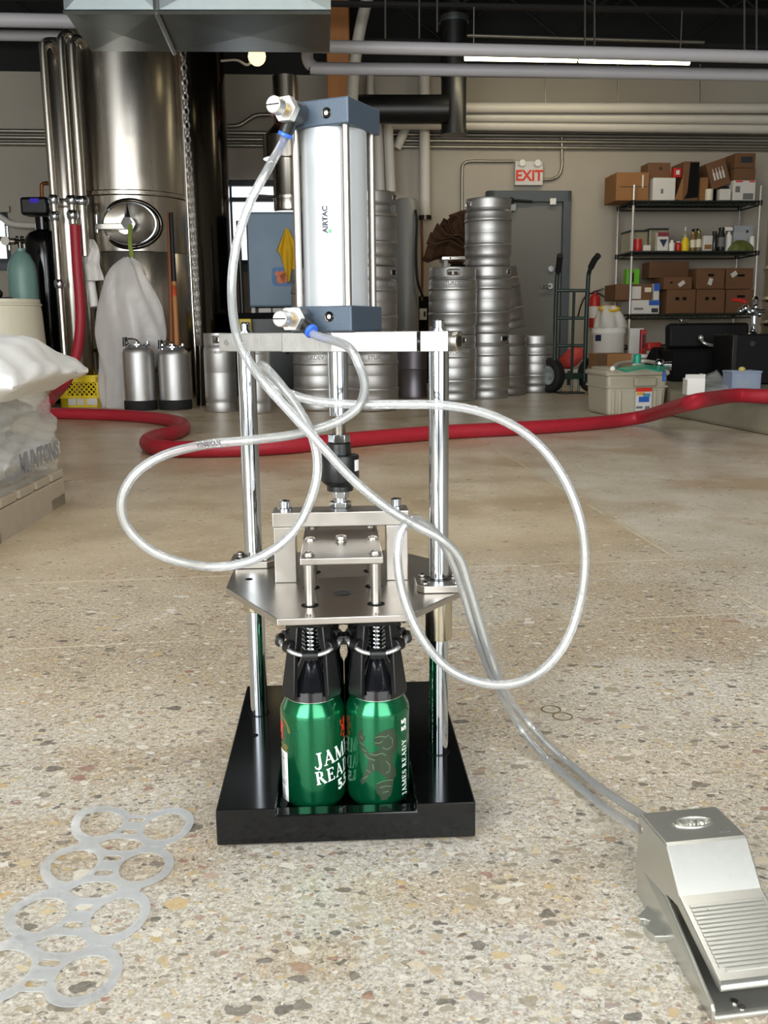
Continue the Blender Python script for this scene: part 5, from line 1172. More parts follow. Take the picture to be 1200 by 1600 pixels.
# base: pressed cover with a pocket for the cans and a lowered front lip
lip = .034
def cut(m, cutters):
    a = m.build('base_blank', blk_gloss, None, smooth=0); cs = []
    for c in cutters:
        b = c.build('cutter', blk_gloss, None, smooth=0); cs.append(b)
        md = a.modifiers.new('cut', 'BOOLEAN'); md.object = b; md.operation = 'DIFFERENCE'; md.solver = 'EXACT'
    me = bpy.data.meshes.new_from_object(a.evaluated_get(bpy.context.evaluated_depsgraph_get()))
    for o in cs + [a]: bpy.data.objects.remove(o)
    n = MB(); n.bm.from_mesh(me); bpy.data.meshes.remove(me); return n
m.box2((-BX, BY0, .004), (BX, BY1, BH))
m = cut(m, [MB().box2((-PX, PY0, PZ0), (PX, PY1, .1)), MB().box2((-PX, BY0 - .02, lip), (PX, PY0 + .01, .1))])
bmesh.ops.remove_doubles(m.bm, verts=m.bm.verts[:], dist=1e-5)
base = m.build('base', blk_gloss, MR, smooth=0, bevel=.0016, bseg=2)
for x_ in (-.09, -.01, .07):
    for y_ in (-.14, .13): MB().cyl((x_, y_, 0), (x_, y_, .006), .008, seg=12).build('rubber_foot', rubber, MR)
hx = loc(gnd(398, 1149, BH)); MB().cyl((hx.x, hx.y, BH - .001), (hx.x, hx.y, BH + .0004), .0042, seg=16).build('screw_hole', black_m, MR)
# chrome posts
PL, PR = loc((-.1550, 1.094, 0)), loc((.0577, .9815, 0))
PRAD, ZTOP = .0104, .4985
for p in (PL, PR):
    MB().cyl((p.x, p.y, BH - .005), (p.x, p.y, ZTOP + .002), PRAD, seg=40).build('post', chrome, MR, smooth=40)
    MB().lathe([(PRAD + .0004, BH), (PRAD + .002, BH + .0004), (PRAD + .002, BH - .001)], 32, (p.x, p.y, 0), caps=False).build('post_hole_rim', black_m, MR)
# clamp plate along the two posts
d = (PR - PL); d.z = 0; PANG = math.atan2(d.y, d.x); Lh = d.length / 2; ctr = (PL + PR) / 2
RP = Matrix.Rotation(PANG, 3, 'Z')
def pw(x, y, z): v = RP @ Vector((x, y, 0)); return Vector((v.x + ctr.x, v.y + ctr.y, z))
TZ0, TZ1 = .4795, .5000
def platebox(poly, name, mat_=plate_m, z0=TZ0, z1=TZ1, bv=.0008):
    return MB().prism([pw(x, y, 0)[:2] for x, y in poly], z0, z1).build(name, mat_, MR, smooth=0, bevel=bv)
e0, e1 = -Lh - .024, Lh + .0185
platebox([(e0, -.0185), (-.052, -.0185), (-.050, -.0205), (-.045, -.040), (.018, -.040), (.020, -.038), (.056, -.030), (Lh - .0145, -.0215), (Lh - .0145, .0215), (.056, .030), (.02, .040), (-.045, .04), (-.05, .0205), (e0, .0185)], 'top_plate')
platebox([(Lh - .011, -.0215), (e1 - .006, -.0205), (e1, -.0185), (e1, .0185), (Lh - .011, .0215)], 'clamp_block')
MB().cyl(pw(Lh - .016, -.008, .4895), pw(Lh - .009, -.008, .4895), .004, seg=12).build('clamp_screw', chrome, MR)
ec = MB().cyl(pw(e1 - .001, -.004, .4897), pw(e1 + .006, -.004, .4897), .0096, seg=28).build('end_screw', steel, MR, bevel=.0008)
MB().cyl(pw(e1 + .005, -.004, .4897), pw(e1 + .0064, -.004, .4897), .0062, seg=6, hexa=True).build('hex_socket', dark_steel, ec)
MB().cyl(pw(e0 + .011, -.0175, .4897), pw(e0 + .011, -.0192, .4897), .0032, seg=16).build('side_screw', chrome, MR)
def capscrew(p, r, h, parent, up=Vector((0, 0, 1)), washer=1.35, m_=chrome):
    p = Vector(p); s = MB().cyl(p + up * h * .18, p + up * h, r, seg=20).build('cap_screw', m_, parent, bevel=r * .12)
    if washer: MB().cyl(p, p + up * h * .2, r * washer, seg=20).build('washer', m_, s)
    MB().cyl(p + up * h * .9, p + up * (h + .0002), r * .55, seg=6, hexa=True).build('hex_socket', black_m, s)
for p in (PL, PR): capscrew((p.x, p.y, TZ1 + .0002), .0058, .0105, MR)
# pneumatic cylinder
CA = rad(-25.5) - MA + 0.0
RCm = Matrix.Rotation(CA, 3, 'Z')
def cw3(x, y, z): v = RCm @ Vector((x, y, 0)); return Vector((v.x + 0, v.y + 0, z))
ca_ = .0362
Z0, Z1, Z2, Z3 = .5003, .5264, .7011, .7263
cyl_parts = []
for nm, z0, z1 in (('lower_cap', Z0, Z1), ('upper_cap', Z2, Z3)):
    cyl_parts.append(MB().box((0, 0, (z0 + z1) / 2), (2 * ca_, 2 * ca_, z1 - z0), RCm).build(nm, slate, MR, smooth=0, bevel=.0016, bseg=3))
barrel = MB().cyl((0, 0, Z1 - .001), (0, 0, Z2 + .001), .0340, seg=64).build('barrel', alu, MR, smooth=40)
for sx in (-1, 1):
    for sy in (-1, 1): MB().cyl(cw3(sx * .0288, sy * .0288, Z1 - .002), cw3(sx * .0288, sy * .0288, Z2 + .002), .0040, seg=20).build('tie_rod', steel, MR)
fa = math.atan2(-.0, 1)
tx = text_bm('AIRTAC', .0075, .0, .0004); wrap(tx.map(lambda v: Vector((-v.y, v.x, 0))), .03425, rad(-17), .612, 0, .2).build('lettering', dark_ink, barrel, smooth=0)
wrap(MB().faces([(-.0016, -.0018, 0), (.0016, -.0018, 0), (.0016, .0018, 0), (-.0016, .0018, 0)], [(0, 1, 2, 3)]), .03425, rad(-9), .6005).build('green_mark', pm('green_print', '4f9a6a', .5), barrel, smooth=0)
wrap(MB().faces([(-.0016, -.008, 0), (.0016, -.008, 0), (.0016, .006, 0), (-.0016, .006, 0)], [(0, 1, 2, 3)]), .03423, rad(-9), .6125).build('print_patch', pm('pale_grey_print', 'b6bcbc', .5), barrel, smooth=0)
NF = RCm @ Vector((0, -1, 0)); TF = RCm @ Vector((1, 0, 0)); UPV = Vector((0, 0, 1))
def valve(zc, sgn_, elbow, body_l=.018):
    c = cw3(-.0185, -ca_, zc)
    MB().cyl(c - NF * .001, c + NF * .004, .0105, seg=6, hexa=True).build('valve_seat', steel, MR)
    vb = MB().cyl(c + NF * .003, c + NF * (.003 + body_l), .0112, seg=28).build('flow_valve', pm('dark_grey_fitting', '34393f', .4), MR, bevel=.001)
    q = c + NF * (.003 + body_l)
    MB().cyl(q, q + NF * .0095, .0130, seg=6, hexa=True).build('hex_nut', nickel, vb, bevel=.0006)
    MB().cyl(q + NF * .009, q + NF * .019, .0048, seg=16).build('brass_stem', brass, vb)
    k = MB().cyl(q + NF * .0175, q + NF * .0295, .0084, .0080, seg=24).build('knob', nickel, vb, bevel=.001)
    MB().box(q + NF * .0296, (.0145, .0008, .0011), RCm).build('screw_slot', dark_steel, k)
    s = c + NF * (.003 + body_l * .55)
    MB().cyl(s + elbow * .006, s + elbow * .021, .0075, .0072, seg=24).build('elbow_fitting', blk, vb, bevel=.0008)
    MB().cyl(s + elbow * .0205, s + elbow * .0245, .0074, seg=24).build('release_ring', pm('blue_ring', '2f66d8', .35), vb, bevel=.0008)
    return s + elbow * .022, elbow
up_end, up_dir = valve(.7140, 1, (-.42 * TF - .9 * UPV).normalized())
lo_end, lo_dir = valve(.5135, 1, (.80 * TF - .55 * UPV + .25 * NF).normalized())
for zc, xx in ((.7125, .012), (.5155, .0105)):
    c = cw3(xx, -ca_, zc)
    MB().tube([c + (TF * cos(a) + UPV * sin(a)) * .0046 + NF * .0002 for a in [2 * pi * k / 20 for k in range(20)]], .0008, 6, closed=True).build('port_rim', dark_steel, MR)
    MB().cyl(c - NF * .001, c + NF * .0004, .0042, seg=20).build('port_hole', black_m, MR); MB().cyl(c, c + NF * .0008, .0024, seg=6, hexa=True).build('port_plug', steel, MR)
# piston rod, coupler and bridge
MB().cyl((0, 0, .412), (0, 0, .482), .0125 * .86, seg=32).build('piston_rod', chrome, MR)
m = MB()
for k in range(14): m.lathe([(.0066, .388 + k * .0018), (.0074, .3889 + k * .0018), (.0066, .3898 + k * .0018)], 20, caps=False)
m.lathe([(.0066, .386), (.0066, .414)], 20); m.build('rod_thread', steel, MR, smooth=60)
MB().lathe([(.0107, .411), (.0107, .4125), (.009, .411)], 24).build('rod_chamfer', chrome, MR)
MB().cyl((0, 0, .382), (0, 0, .3905), .0122, seg=6, hexa=True).build('jam_nut', chrome, MR, bevel=.0006)
cp = MB().lathe([(.0125, .3805), (.0125, .369), (.0205, .368), (.0212, .366), (.0212, .341), (.0195, .338), (.0145, .334), (.0145, .329), (.0138, .3285), (0, .3285)], 32).build('coupler', blk, MR, smooth=35)
MB().lathe([(0, .3815), (.0115, .3815), (.0128, .380), (.0128, .368)], 6, caps=False).build('wrench_flats', blk, cp, smooth=0)
wrap(MB().faces([(-.005, -.006, 0), (.005, -.006, 0), (.005, .006, 0), (-.005, .006, 0)], [(0, 1, 2, 3)]), .0214, rad(62), .3575).build('small_label', white_ink, cp, smooth=0)
MB().cyl((0, 0, .309), (0, 0, .329), .0078, seg=24).build('stud', chrome, MR)
MB().cyl((0, 0, .3103), (0, 0, .3165), .0122, seg=6, hexa=True).build('hex_nut', chrome, MR, bevel=.0006)
MB().cyl((0, 0, .3208), (0, 0, .3285), .0098, seg=6, hexa=True).build('hex_nut', chrome, MR, bevel=.0005)
BF, BB = -.030, .006
MB().box2((-.0735, BF, .2940), (.0735, BB, .3100)).build('bridge_bar', steel, MR, smooth=0, bevel=.001)
CZ0, CZ1 = .2255, .2325
for s in (-1, 1):
    MB().box2((s * .0725, BF + .0008, CZ1), (s * .0490, BB - .001, .2940)).build('bridge_upright', steel, MR, smooth=0, bevel=.0008)
    capscrew((s * .061, (BF + BB) / 2, .3101), .0058, .0105, MR)
# carriage plate
CP = [(-.0625, -.162), (.0645, -.158), (.1255, -.076), (.1255, .0), (.1255, .045), (.066, .118), (-.064, .118), (-.1245, .060), (-.1245, -.042)]
MB().prism([(x, y) for x, y in CP], CZ0, CZ1).build('carriage_plate', steel, MR, smooth=0, bevel=.0009)
ch = loc(gnd(533, 926, CZ1)); m = MB(); m.lathe([(.0088, CZ1 + .0002), (.0098, CZ1 + .0005), (.0102, CZ1 + .0002)], 24, (0, ch.y, 0), caps=False); m.build('hole_rim', chrome, MR)
MB().cyl((0, ch.y, CZ1 - .001), (0, ch.y, CZ1 + .0003), .0088, seg=24).build('plate_hole', pm('hole_shade', '4a4a4a', .5), MR)
hx = loc(gnd(389, 905, CZ1)); MB().cyl((hx.x, hx.y, CZ1 - .001), (hx.x, hx.y, CZ1 + .0004), .0042, seg=16).build('screw_hole', black_m, MR)
# flanged bushings on the posts
for p, rot in ((PL, 0.0), (PR, 0.0)):
    fl = [(-.0255, -.018), (-.018, -.0255), (.018, -.0255), (.0255, -.018), (.0255, .018), (.018, .0255), (-.018, .0255), (-.0255, .018)]
    dy = -.012 if p is PR else -.012
    f = MB().prism([(p.x + x, p.y + y + dy * .6) for x, y in fl], CZ1 + .0002, CZ1 + .0078).build('bushing_flange', steel, MR, smooth=0, bevel=.0008)
    for sx in (-1, 1):
        for sy in (-1, 1): capscrew((p.x + sx * .0165, p.y + sy * .0165 + dy * .6, CZ1 + .0076), .0042, .003, f, washer=0, m_=steel)
    MB().lathe([(PRAD + .0006, CZ1 + .0078), (PRAD + .003, CZ1 + .0084), (PRAD + .003, CZ1 + .0078)], 32, (p.x, p.y, 0), caps=False).build('wiper_ring', blk, f)
    MB().lathe([(PRAD + .001, .174), (.0142, .174), (.0145, .1755), (.0145, CZ0)], 36, (p.x, p.y, 0), caps=False).build('bushing', pm('bushing_steel', 'c6bda8', .22, 1), MR, smooth=40)
# pusher plate with screws and rods, gripper heads below
ROWS = (-.1180, -.0515, .015); CXS = (-.0325, .0335)
PZT = .2845
MB().box2((-.0405, -.135, PZT - .0068), (.0405, .0300, PZT)).build('pusher_plate', steel, MR, smooth=0, bevel=.001)
MB().lathe([(.0062, PZT), (.0062, PZT + .0012), (.0045, PZT + .0014), (.0045, PZT + .0024), (.0062, PZT + .0028), (.0056, PZT + .0052), (.003, PZT + .0062), (0, PZT + .0063)], 24, (0, -.058, 0)).build('centre_screw', steel, MR)
def head():
    """one gripper: dark collar, four jaws, shiny cone, coil spring and sprung wire loops; origin under the plate"""
    h = bpy.data.objects.new('gripper_head', None); COL.objects.link(h); h.parent = MR
    MB().lathe([(.006, CZ0 - .0002), (.0275, CZ0 - .0002), (.0285, CZ0 - .003), (.026, CZ0 - .0085), (.014, CZ0 - .0105), (.006, CZ0 - .0105)], 32).build('collar', blk, h, smooth=40)
    MB().lathe([(.0045, .2140), (.0055, .190), (.0075, .186), (.0235, .1515), (.0262, .1495), (.0268, .1405), (.0255, .1392), (.012, .1395), (0, .1395)], 36).build('cone', cone_m, h, smooth=35)
    pts = [(.0085 * cos(a), .0085 * sin(a), .2140 - .0255 * a / (2 * pi * 6)) for a in [2 * pi * k / 14 for k in range(14 * 6 + 1)]]
    MB().tube(pts, .00115, 6).build('coil_spring', chrome, h, smooth=60)
    MB().cyl((0, 0, .188), (0, 0, .2155), .0048, seg=16).build('spring_rod', steel, h)
    for k in range(4):
        a = pi / 4 + k * pi / 2; R = Matrix.Rotation(a, 3, 'Z')
        m = MB(); prof_ = [(.0150, .2165, .0050), (.0225, .2175, .0050), (.0240, .205, .0052), (.0280, .188, .0062), (.0330, .150, .0092), (.0315, .1435, .0092), (.0275, .1445, .0085), (.0262, .155, .0080), (.0225, .185, .0058), (.0165, .198, .0050)]
        n = len(prof_)
        m.faces([R @ Vector((x, s * w, z)) for s in (-1, 1) for x, z, w in prof_], [tuple(range(n))[::-1], tuple(range(n, 2 * n))] + [(i, (i + 1) % n, n + (i + 1) % n, n + i) for i in range(n)])
        m.build('jaw', blk, h, smooth=25, bevel=.0009)
        c = R @ Vector((.0288, 0, .1965)); tdir = R @ Vector((0, 1, 0))
        MB().cyl(c - tdir * .0050, c + tdir * .0050, .0062, seg=18).build('jaw_lug', blk, h, bevel=.0008)
    for k in range(4):
        a = -pi / 2 + k * pi / 2; R = Matrix.Rotation(a + pi / 2, 3, 'Z')
        if k in (1, 3): zz, out = .1990, .0315
        else: zz, out = .1925, .0330
        c = [R @ Vector(p) for p in ((-.0215, -.0215, .1965), (-.0205, -.0262, .1955), (-.016, -.0292, zz + .001), (-.008, -.0308, zz - .001), (.0, -.0312, zz - .0015), (.008, -.0308, zz - .001), (.016, -.0292, zz + .001), (.0205, -.0262, .1955), (.0215, -.0215, .1965))]
        if k in (1, 3): c = [Vector((v.x * .97, v.y, v.z)) for v in c]
        lp = MB().tube(catmull(c, 4), .0024, 8).build('wire_loop', pm('bright_spring_wire', 'dcdcdc', .25, .9), h, smooth=60)
        MB().cyl(R @ Vector((-.0078, -.0308, zz - .0015)), R @ Vector((.0078, -.0308, zz - .0015)), .0048, seg=16).build('loop_sleeve', blk, h, bevel=.0006)
    return h
hd = head()
first = True
for j, y in enumerate(ROWS):
    for i, x in enumerate(CXS):
        h = hd if first else copy_tree(hd, MR)
        h.location = (x, y, 0); first = False
        MB().cyl((x, y, .205), (x, y, PZT - .0068), .0051, seg=20).build('push_rod', steel, MR)
        MB().cyl((x, y, CZ1), (x, y, CZ1 + .0004), .0088, seg=24).build('rod_hole', black_m, MR)
        s = MB().lathe([(.0068, PZT), (.0068, PZT + .0007), (.0056, PZT + .0008), (.0052, PZT + .0022), (.0036, PZT + .0032), (.002, PZT + .0034), (.0019, PZT + .0024), (0, PZT + .0024)], 20, (x, y, 0)).build('button_screw', steel, MR, smooth=30)
        MB().cyl((x, y, PZT - .0090), (x, y, PZT - .0068), .0085, seg=20).build('rubber_washer', blk, MR)
for x in (-.0325, .0335): MB().cyl((x, -.152, CZ1), (x, -.152, CZ1 + .0014), .0022, seg=10).build('grub_screw', steel, MR)

# ------------------------------------------------------------------ six cans in the pocket
LION = [(850, 290), (880, 265), (930, 245), (985, 240), (1008, 268), (1015, 300), (1030, 340), (1027, 400), (1002, 430), (985, 470), (978, 505), (1008, 560), (1014, 620), (990, 652), (985, 705), (968, 770), (930, 802), (890, 800), (882, 770), (856, 742), (846, 690), (862, 668), (930, 650), (935, 630), (900, 600), (862, 560), (832, 575), (802, 602), (772, 660), (742, 692), (724, 660), (752, 620), (768, 580), (786, 540), (800, 492), (788, 470), (758, 430), (733, 390), (713, 340), (703, 300), (716, 288), (722, 262), (736, 268), (738, 248), (752, 256), (748, 288), (772, 298), (768, 332), (748, 348), (764, 380), (800, 428), (832, 424), (872, 396), (902, 380), (862, 372), (838, 340)]
def lion(hgt): return poly_bm([((x - 865) / 560 * hgt, (522 - y) / 560 * hgt) for x, y in LION])
CB, CR_ = PZ0 + .0008, .0328
def can_body(lab, x, y):
    g = Matrix.Rotation(MA, 3, 'Z') @ Vector((x, y, 0))
    t = thing('beer_can', lab, 'can', (MX + g.x, MY + g.y, CB), MA, 'green cans in the applicator')
    return t
CAN_P = [(0, .006), (.0215, .0025), (.0235, 0), (.0255, .0004), (.0285, .004), (.0315, .009), (CR_, .0135), (CR_, .1005), (.0326, .1035), (.0316, .1065), (.0270, .1148), (.0262, .1160)]
def can_parts(t):
    MB().lathe([(r, z) for r, z in CAN_P], 64, caps=False).build('can_wall', green_can, t, smooth=50)
    MB().lathe([(.0262, .1160), (.0270, .1167), (.0270, .1174), (.0255, .1174), (.0250, .1120), (0, .1125)], 48, caps=False).build('can_lid', can_top_m, t, smooth=40)
RI = CR_ + .00012
def art(m, deg, z, mat_, t, tilt=0.0, name='lettering'): wrap(m, RI, rad(deg), z, tilt, .1).build(name, mat_, t, smooth=0)
def flat(poly): return poly_bm(poly)
def art_left(t):
    art(lion(.023), 68, .0845, red_ink, t, name='lion_print')
    a, b, c = rad(14), 0, 0
    art(serif_bm('JAMES', .0150), 56, .0625, white_ink, t, .13)
    art(serif_bm('READY', .0135), 55, .0435, white_ink, t, .13)
    art(text_bm('5.5', .0150, 0, .0006), 64, .0275, white_ink, t, .13)
    # barcode panel at the left, round badge above it
    art(MB().faces([(-.0085, -.0265, 0), (.0085, -.0265, 0), (.0085, .0265, 0), (-.0085, .0265, 0)], [(0, 1, 2, 3)]), -66, .036, white_ink, t, name='barcode_panel')
    m = MB(); y = -.0245; rs = random.Random(5)
    while y < .0245:
        w_ = rs.choice((.0005, .0008, .0013)); m.faces([(-.0075, y, .0001), (.003, y, .0001), (.003, y + w_, .0001), (-.0075, y + w_, .0001)], [(0, 1, 2, 3)]); y += w_ + rs.choice((.0006, .001))
    art(m, -66, .036, dark_ink, t, name='barcode_bars')
    art(text_bm('62806 70163 1', .0034).map(lambda v: Vector((-v.y, v.x, .0001))), -57.5, .036, dark_ink, t)
    art(lion(.020), -74, .0835, red_ink, t, name='badge_print')
    for r_ in (.0155, .0175):
        m = MB()
        for k in range(16):
            a0, a1 = rad(5 + 170 * k / 16), rad(5 + 170 * (k + 1) / 16)
            m.faces([(r_ * cos(a0), r_ * sin(a0), 0), (r_ * cos(a1), r_ * sin(a1), 0), ((r_ + .0007) * cos(a1), (r_ + .0007) * sin(a1), 0), ((r_ + .0007) * cos(a0), (r_ + .0007) * sin(a0), 0)], [(0, 1, 2, 3)])
        art(m, -74, .083, gold_ink, t, name='badge_ring')
    m = MB()
    for k, (w_, dx) in enumerate(((.015, 0), (.017, 0), (.013, 0), (.016, 0))): m.faces([(-w_ / 2, -.0021 * k, 0), (w_ / 2, -.0021 * k, 0), (w_ / 2, -.0021 * k - .0008, 0), (-w_ / 2, -.0021 * k - .0008, 0)], [(0, 1, 2, 3)])
    art(m, -63, .0705, gold_ink, t, name='small_print')
def vert_text(t, deg):
    rot90 = lambda v: Vector((-v.y, v.x, v.z))
    art(serif_bm('JAMES READY', .0070).map(lambda v: rot90(Vector((v.x * 1.0, v.y, v.z)))), deg, .0435, white_ink, t)
    art(text_bm('5.5', .0105, 0, .0005).map(rot90), deg, .0895, white_ink, t)
def art_right(t):
    art(lion(.075), -3, .052, olive_ink, t, name='lion_print'); vert_text(t, 52)
    lines = ([(850, 300), (890, 290), (930, 300), (955, 285)], [(845, 340), (880, 345), (905, 330)], [(900, 380), (940, 400), (985, 380)], [(960, 300), (985, 330), (980, 370)], [(800, 428), (850, 440), (900, 425), (930, 445)], [(770, 440), (800, 470), (850, 480)], [(830, 510), (835, 555)], [(930, 490), (960, 530), (955, 575), (925, 590)], [(780, 560), (810, 580)], [(750, 640), (790, 610)], [(860, 668), (900, 650), (950, 645), (985, 655)], [(880, 700), (930, 690), (970, 700)], [(900, 740), (950, 735)], [(735, 300), (755, 320)], [(730, 350), (765, 370)], [(745, 400), (785, 420)])
    m = MB()
    for ln in lines:
        P_ = [Vector(((x - 865) / 560 * .075, (522 - y) / 560 * .075, .0001)) for x, y in ln]
        for p, q in zip(P_, P_[1:]):
            n_ = (q - p).normalized(); n_ = Vector((-n_.y, n_.x, 0)) * .00022; m.faces([p + n_, p - n_, q - n_, q + n_], [(0, 1, 2, 3)])
    art(m, -3, .052, pm('pale_green_ink', '64805c', .4), t, name='lion_line')
labels = {(0, 0): 'front left green can with white barcode and lettering', (0, 1): 'front right green can with dark lion print',
          (1, 0): 'second green can from the front in the left file, hidden by the barcode can', (1, 1): 'second green can from the front in the right file behind the lion can',
          (2, 0): 'rearmost green can in the left file of the pocket', (2, 1): 'rearmost green can in the right file of the pocket'}
for j, y in enumerate(ROWS):
    for i, x in enumerate(CXS):
        t = can_body(labels[(j, i)], x, y); can_parts(t)
        if (j, i) == (0, 0): art_left(t)
        elif (j, i) == (0, 1): art_right(t)
        else: vert_text(t, 30 + 40 * i)

# ------------------------------------------------------------------ foot pedal
PDX, PDY, PDA = .2226, .775, rad(8.8)
PD = thing('foot_pedal', 'grey metal foot pedal valve with a ribbed treadle', 'pedal', (PDX, PDY, 0), PDA)
PWD = .0725
def px_(poly, x0, x1, nm, m_=pedal_m, bv=.0015, par=PD): return MB().prism(poly, x0, x1, 'x').build(nm, m_, par, smooth=0, bevel=bv, bseg=3)
cover = px_([(0, .018), (0, .074), (-.003, .0795), (-.0535, .0800), (-.0565, .0785), (-.0825, .0490), (-.150, .0225), (-.1535, .0205), (-.1545, .017), (-.152, .0145), (-.146, .0155), (-.080, .0385), (-.060, .036), (-.045, .018)], 0, PWD, 'treadle_cover')
sr = MB().prism([(-.001, .0), (-.001, .034), (-.062, .034), (-.150, .0135), (-.160, .012), (-.163, .009), (-.163, .0)], .001, .0045, 'x').map(lambda v: Vector((v.x + .0125 * min(0, v.y + .05) / .113, v.y, v.z))).build('side_rail', pedal_m, PD, smooth=0, bevel=.0012)
px_([(-.001, .0), (-.001, .034), (-.062, .034), (-.150, .0135), (-.160, .012), (-.163, .009), (-.163, .0)], PWD - .0045, PWD - .001, 'side_rail')
MB().prism([(.002, 0), (PWD - .002, 0), (PWD - .002, -.163), (-.0095, -.163), (.002, -.05)], .0, .004).build('base_plate', pedal_m, PD, smooth=0, bevel=.0008)
px_([(-.158, .0), (-.158, .0045), (-.1645, .0045), (-.1645, .0)], -.0095, PWD - .003, 'front_edge')
for x_, y_ in ((.013, -.151), (.059, -.151), (.015, -.158)): MB().cyl((x_, y_, .004), (x_, y_, .0052), .0028, seg=14).build('rivet', steel, PD)
lug = [(-.0165, -.062), (-.0165, -.054), (-.0115, -.054), (-.0085, -.050), (-.0115, -.046), (-.0150, -.0455), (-.0165, -.043), (.002, -.026), (.002, -.072), (-.013, -.070)]
MB().prism(lug, 0, .0062).build('mounting_lug', pedal_m, PD, smooth=0, bevel=.0008)
MB().prism([(PWD - x, y) for x, y in lug], 0, .0062).build('mounting_lug', pedal_m, PD, smooth=0, bevel=.0008)
dv = Vector((0, -.150 + .0825, .0225 - .049)); Ld = dv.length; dn = dv / Ld; an = math.atan2(dn.z, -dn.y)
for k in range(16):
    s = .0105 + k * .00365
    p = Vector((PWD / 2, -.0825, .0490)) + dn * s
    nrm = Vector((0, dn.z, -dn.y)); nrm = nrm if nrm.z > 0 else -nrm
    w_ = PWD - .009 if k < 15 else PWD - .018
    MB().box(p + nrm * .0005, (w_, .0028, .0014), Matrix.Rotation(math.atan2(-dn.z, -dn.y), 3, 'X')).build('tread_rib', pedal_m, PD, smooth=0, bevel=.0005)
em = MB().tube([(PWD * .52 + .0175 * cos(a), -.0265 + .0085 * sin(a), .0800) for a in [2 * pi * k / 40 for k in range(40)]], .0011, 8, closed=True).build('emblem_oval', pedal_m, PD, smooth=60)
text_bm('AIRTAC', .0088, .0009, .0003).map(lambda v: Vector((v.x + PWD * .52, v.y - .0275, v.z + .0803))).build('lettering', pm('bright_cast_paint', 'c9c8bd', .3, .6), em, smooth=0)
text_bm('4F210', .0042, .0001, .0001).map(lambda v: Vector((v.x + PWD * .80, v.y - .045, v.z + .0801))).build('lettering', grey_ink, PD, smooth=0)
MB().cyl((-.0004, -.006, .066), (.002, -.006, .066), .0042, seg=18).build('pivot_pin', steel, PD)
for x_ in (.014, .034): MB().cyl((x_, -.002, .046), (x_, .012, .046), .0075, seg=20).build('hose_fitting', blk, PD, bevel=.0006)

# ------------------------------------------------------------------ two clear air hoses
Rm_ = Matrix.Rotation(MA, 3, 'Z')
def mworld(p): return Rm_ @ p + Vector((MX, MY, 0))
def pedal_w(p): return Matrix.Rotation(PDA, 3, 'Z') @ Vector(p) + Vector((PDX, PDY, 0))
u0, ud = mworld(up_end), Rm_ @ up_dir
l0, ld = mworld(lo_end), Rm_ @ lo_dir
HR = .0044
hoseA = [u0 - ud * .006, u0 + ud * .008] + [at(*p) for p in ((420, 262, .95), (390, 318, .945), (369, 385, .94), (362, 450, .93), (368, 515, .915), (386, 560, .90), (412, 597, .885), (450, 640, .875), (500, 694, .865), (550, 748, .860), (600, 790, .862), (645, 818, .868), (690, 843, .872), (718, 872, .878), (733, 915, .885), (748, 965, .895), (766, 1022, .91), (788, 1078, .94))]
hoseA += [gnd(816, 1118, .04), gnd(856, 1163, .014), gnd(905, 1206, .007), gnd(955, 1243, .018), pedal_w((.034, .035, .045)), pedal_w((.034, .014, .046)), pedal_w((.034, .006, .046))]
hoseB = [l0 - ld * .006, l0 + ld * .008] + [at(*p) for p in ((542, 541, .935), (562, 573, .925), (570, 605, .915), (561, 634, .905), (535, 655, .90), (500, 669, .896), (455, 680, .893), (390, 688, .888), (320, 695, .88), (255, 712, .875), (210, 742, .872), (190, 783, .872), (200, 825, .876), (240, 862, .88), (300, 882, .884), (360, 884, .884), (415, 866, .882), (458, 832, .880), (484, 785, .878), (496, 735, .880), (490, 688, .884), (470, 645, .893), (440, 603, .905), (418, 578, .915), (408, 571, .922), (408, 582, .928), (424, 600, .930), (450, 614, .928), (490, 626, .924), (550, 632, .918), (620, 632, .912), (700, 634, .904), (770, 650, .895), (832, 686, .885), (878, 742, .877), (906, 810, .872), (914, 880, .870), (904, 950, .868), (880, 1010, .866), (842, 1051, .864), (795, 1069, .862), (742, 1064, .860), (695, 1040, .858), (656, 992, .858), (630, 930, .860), (621, 872, .862), (626, 832, .866), (642, 813, .872), (662, 818, .882), (688, 842, .890), (708, 880, .896), (724, 925, .902), (742, 985, .91), (764, 1045, .935), (785, 1088, .965))]
hoseB += [gnd(808, 1130, .035), gnd(842, 1173, .012), gnd(892, 1219, .007), gnd(945, 1262, .012), pedal_w((.014, .034, .044)), pedal_w((.014, .014, .046)), pedal_w((.014, .006, .046))]
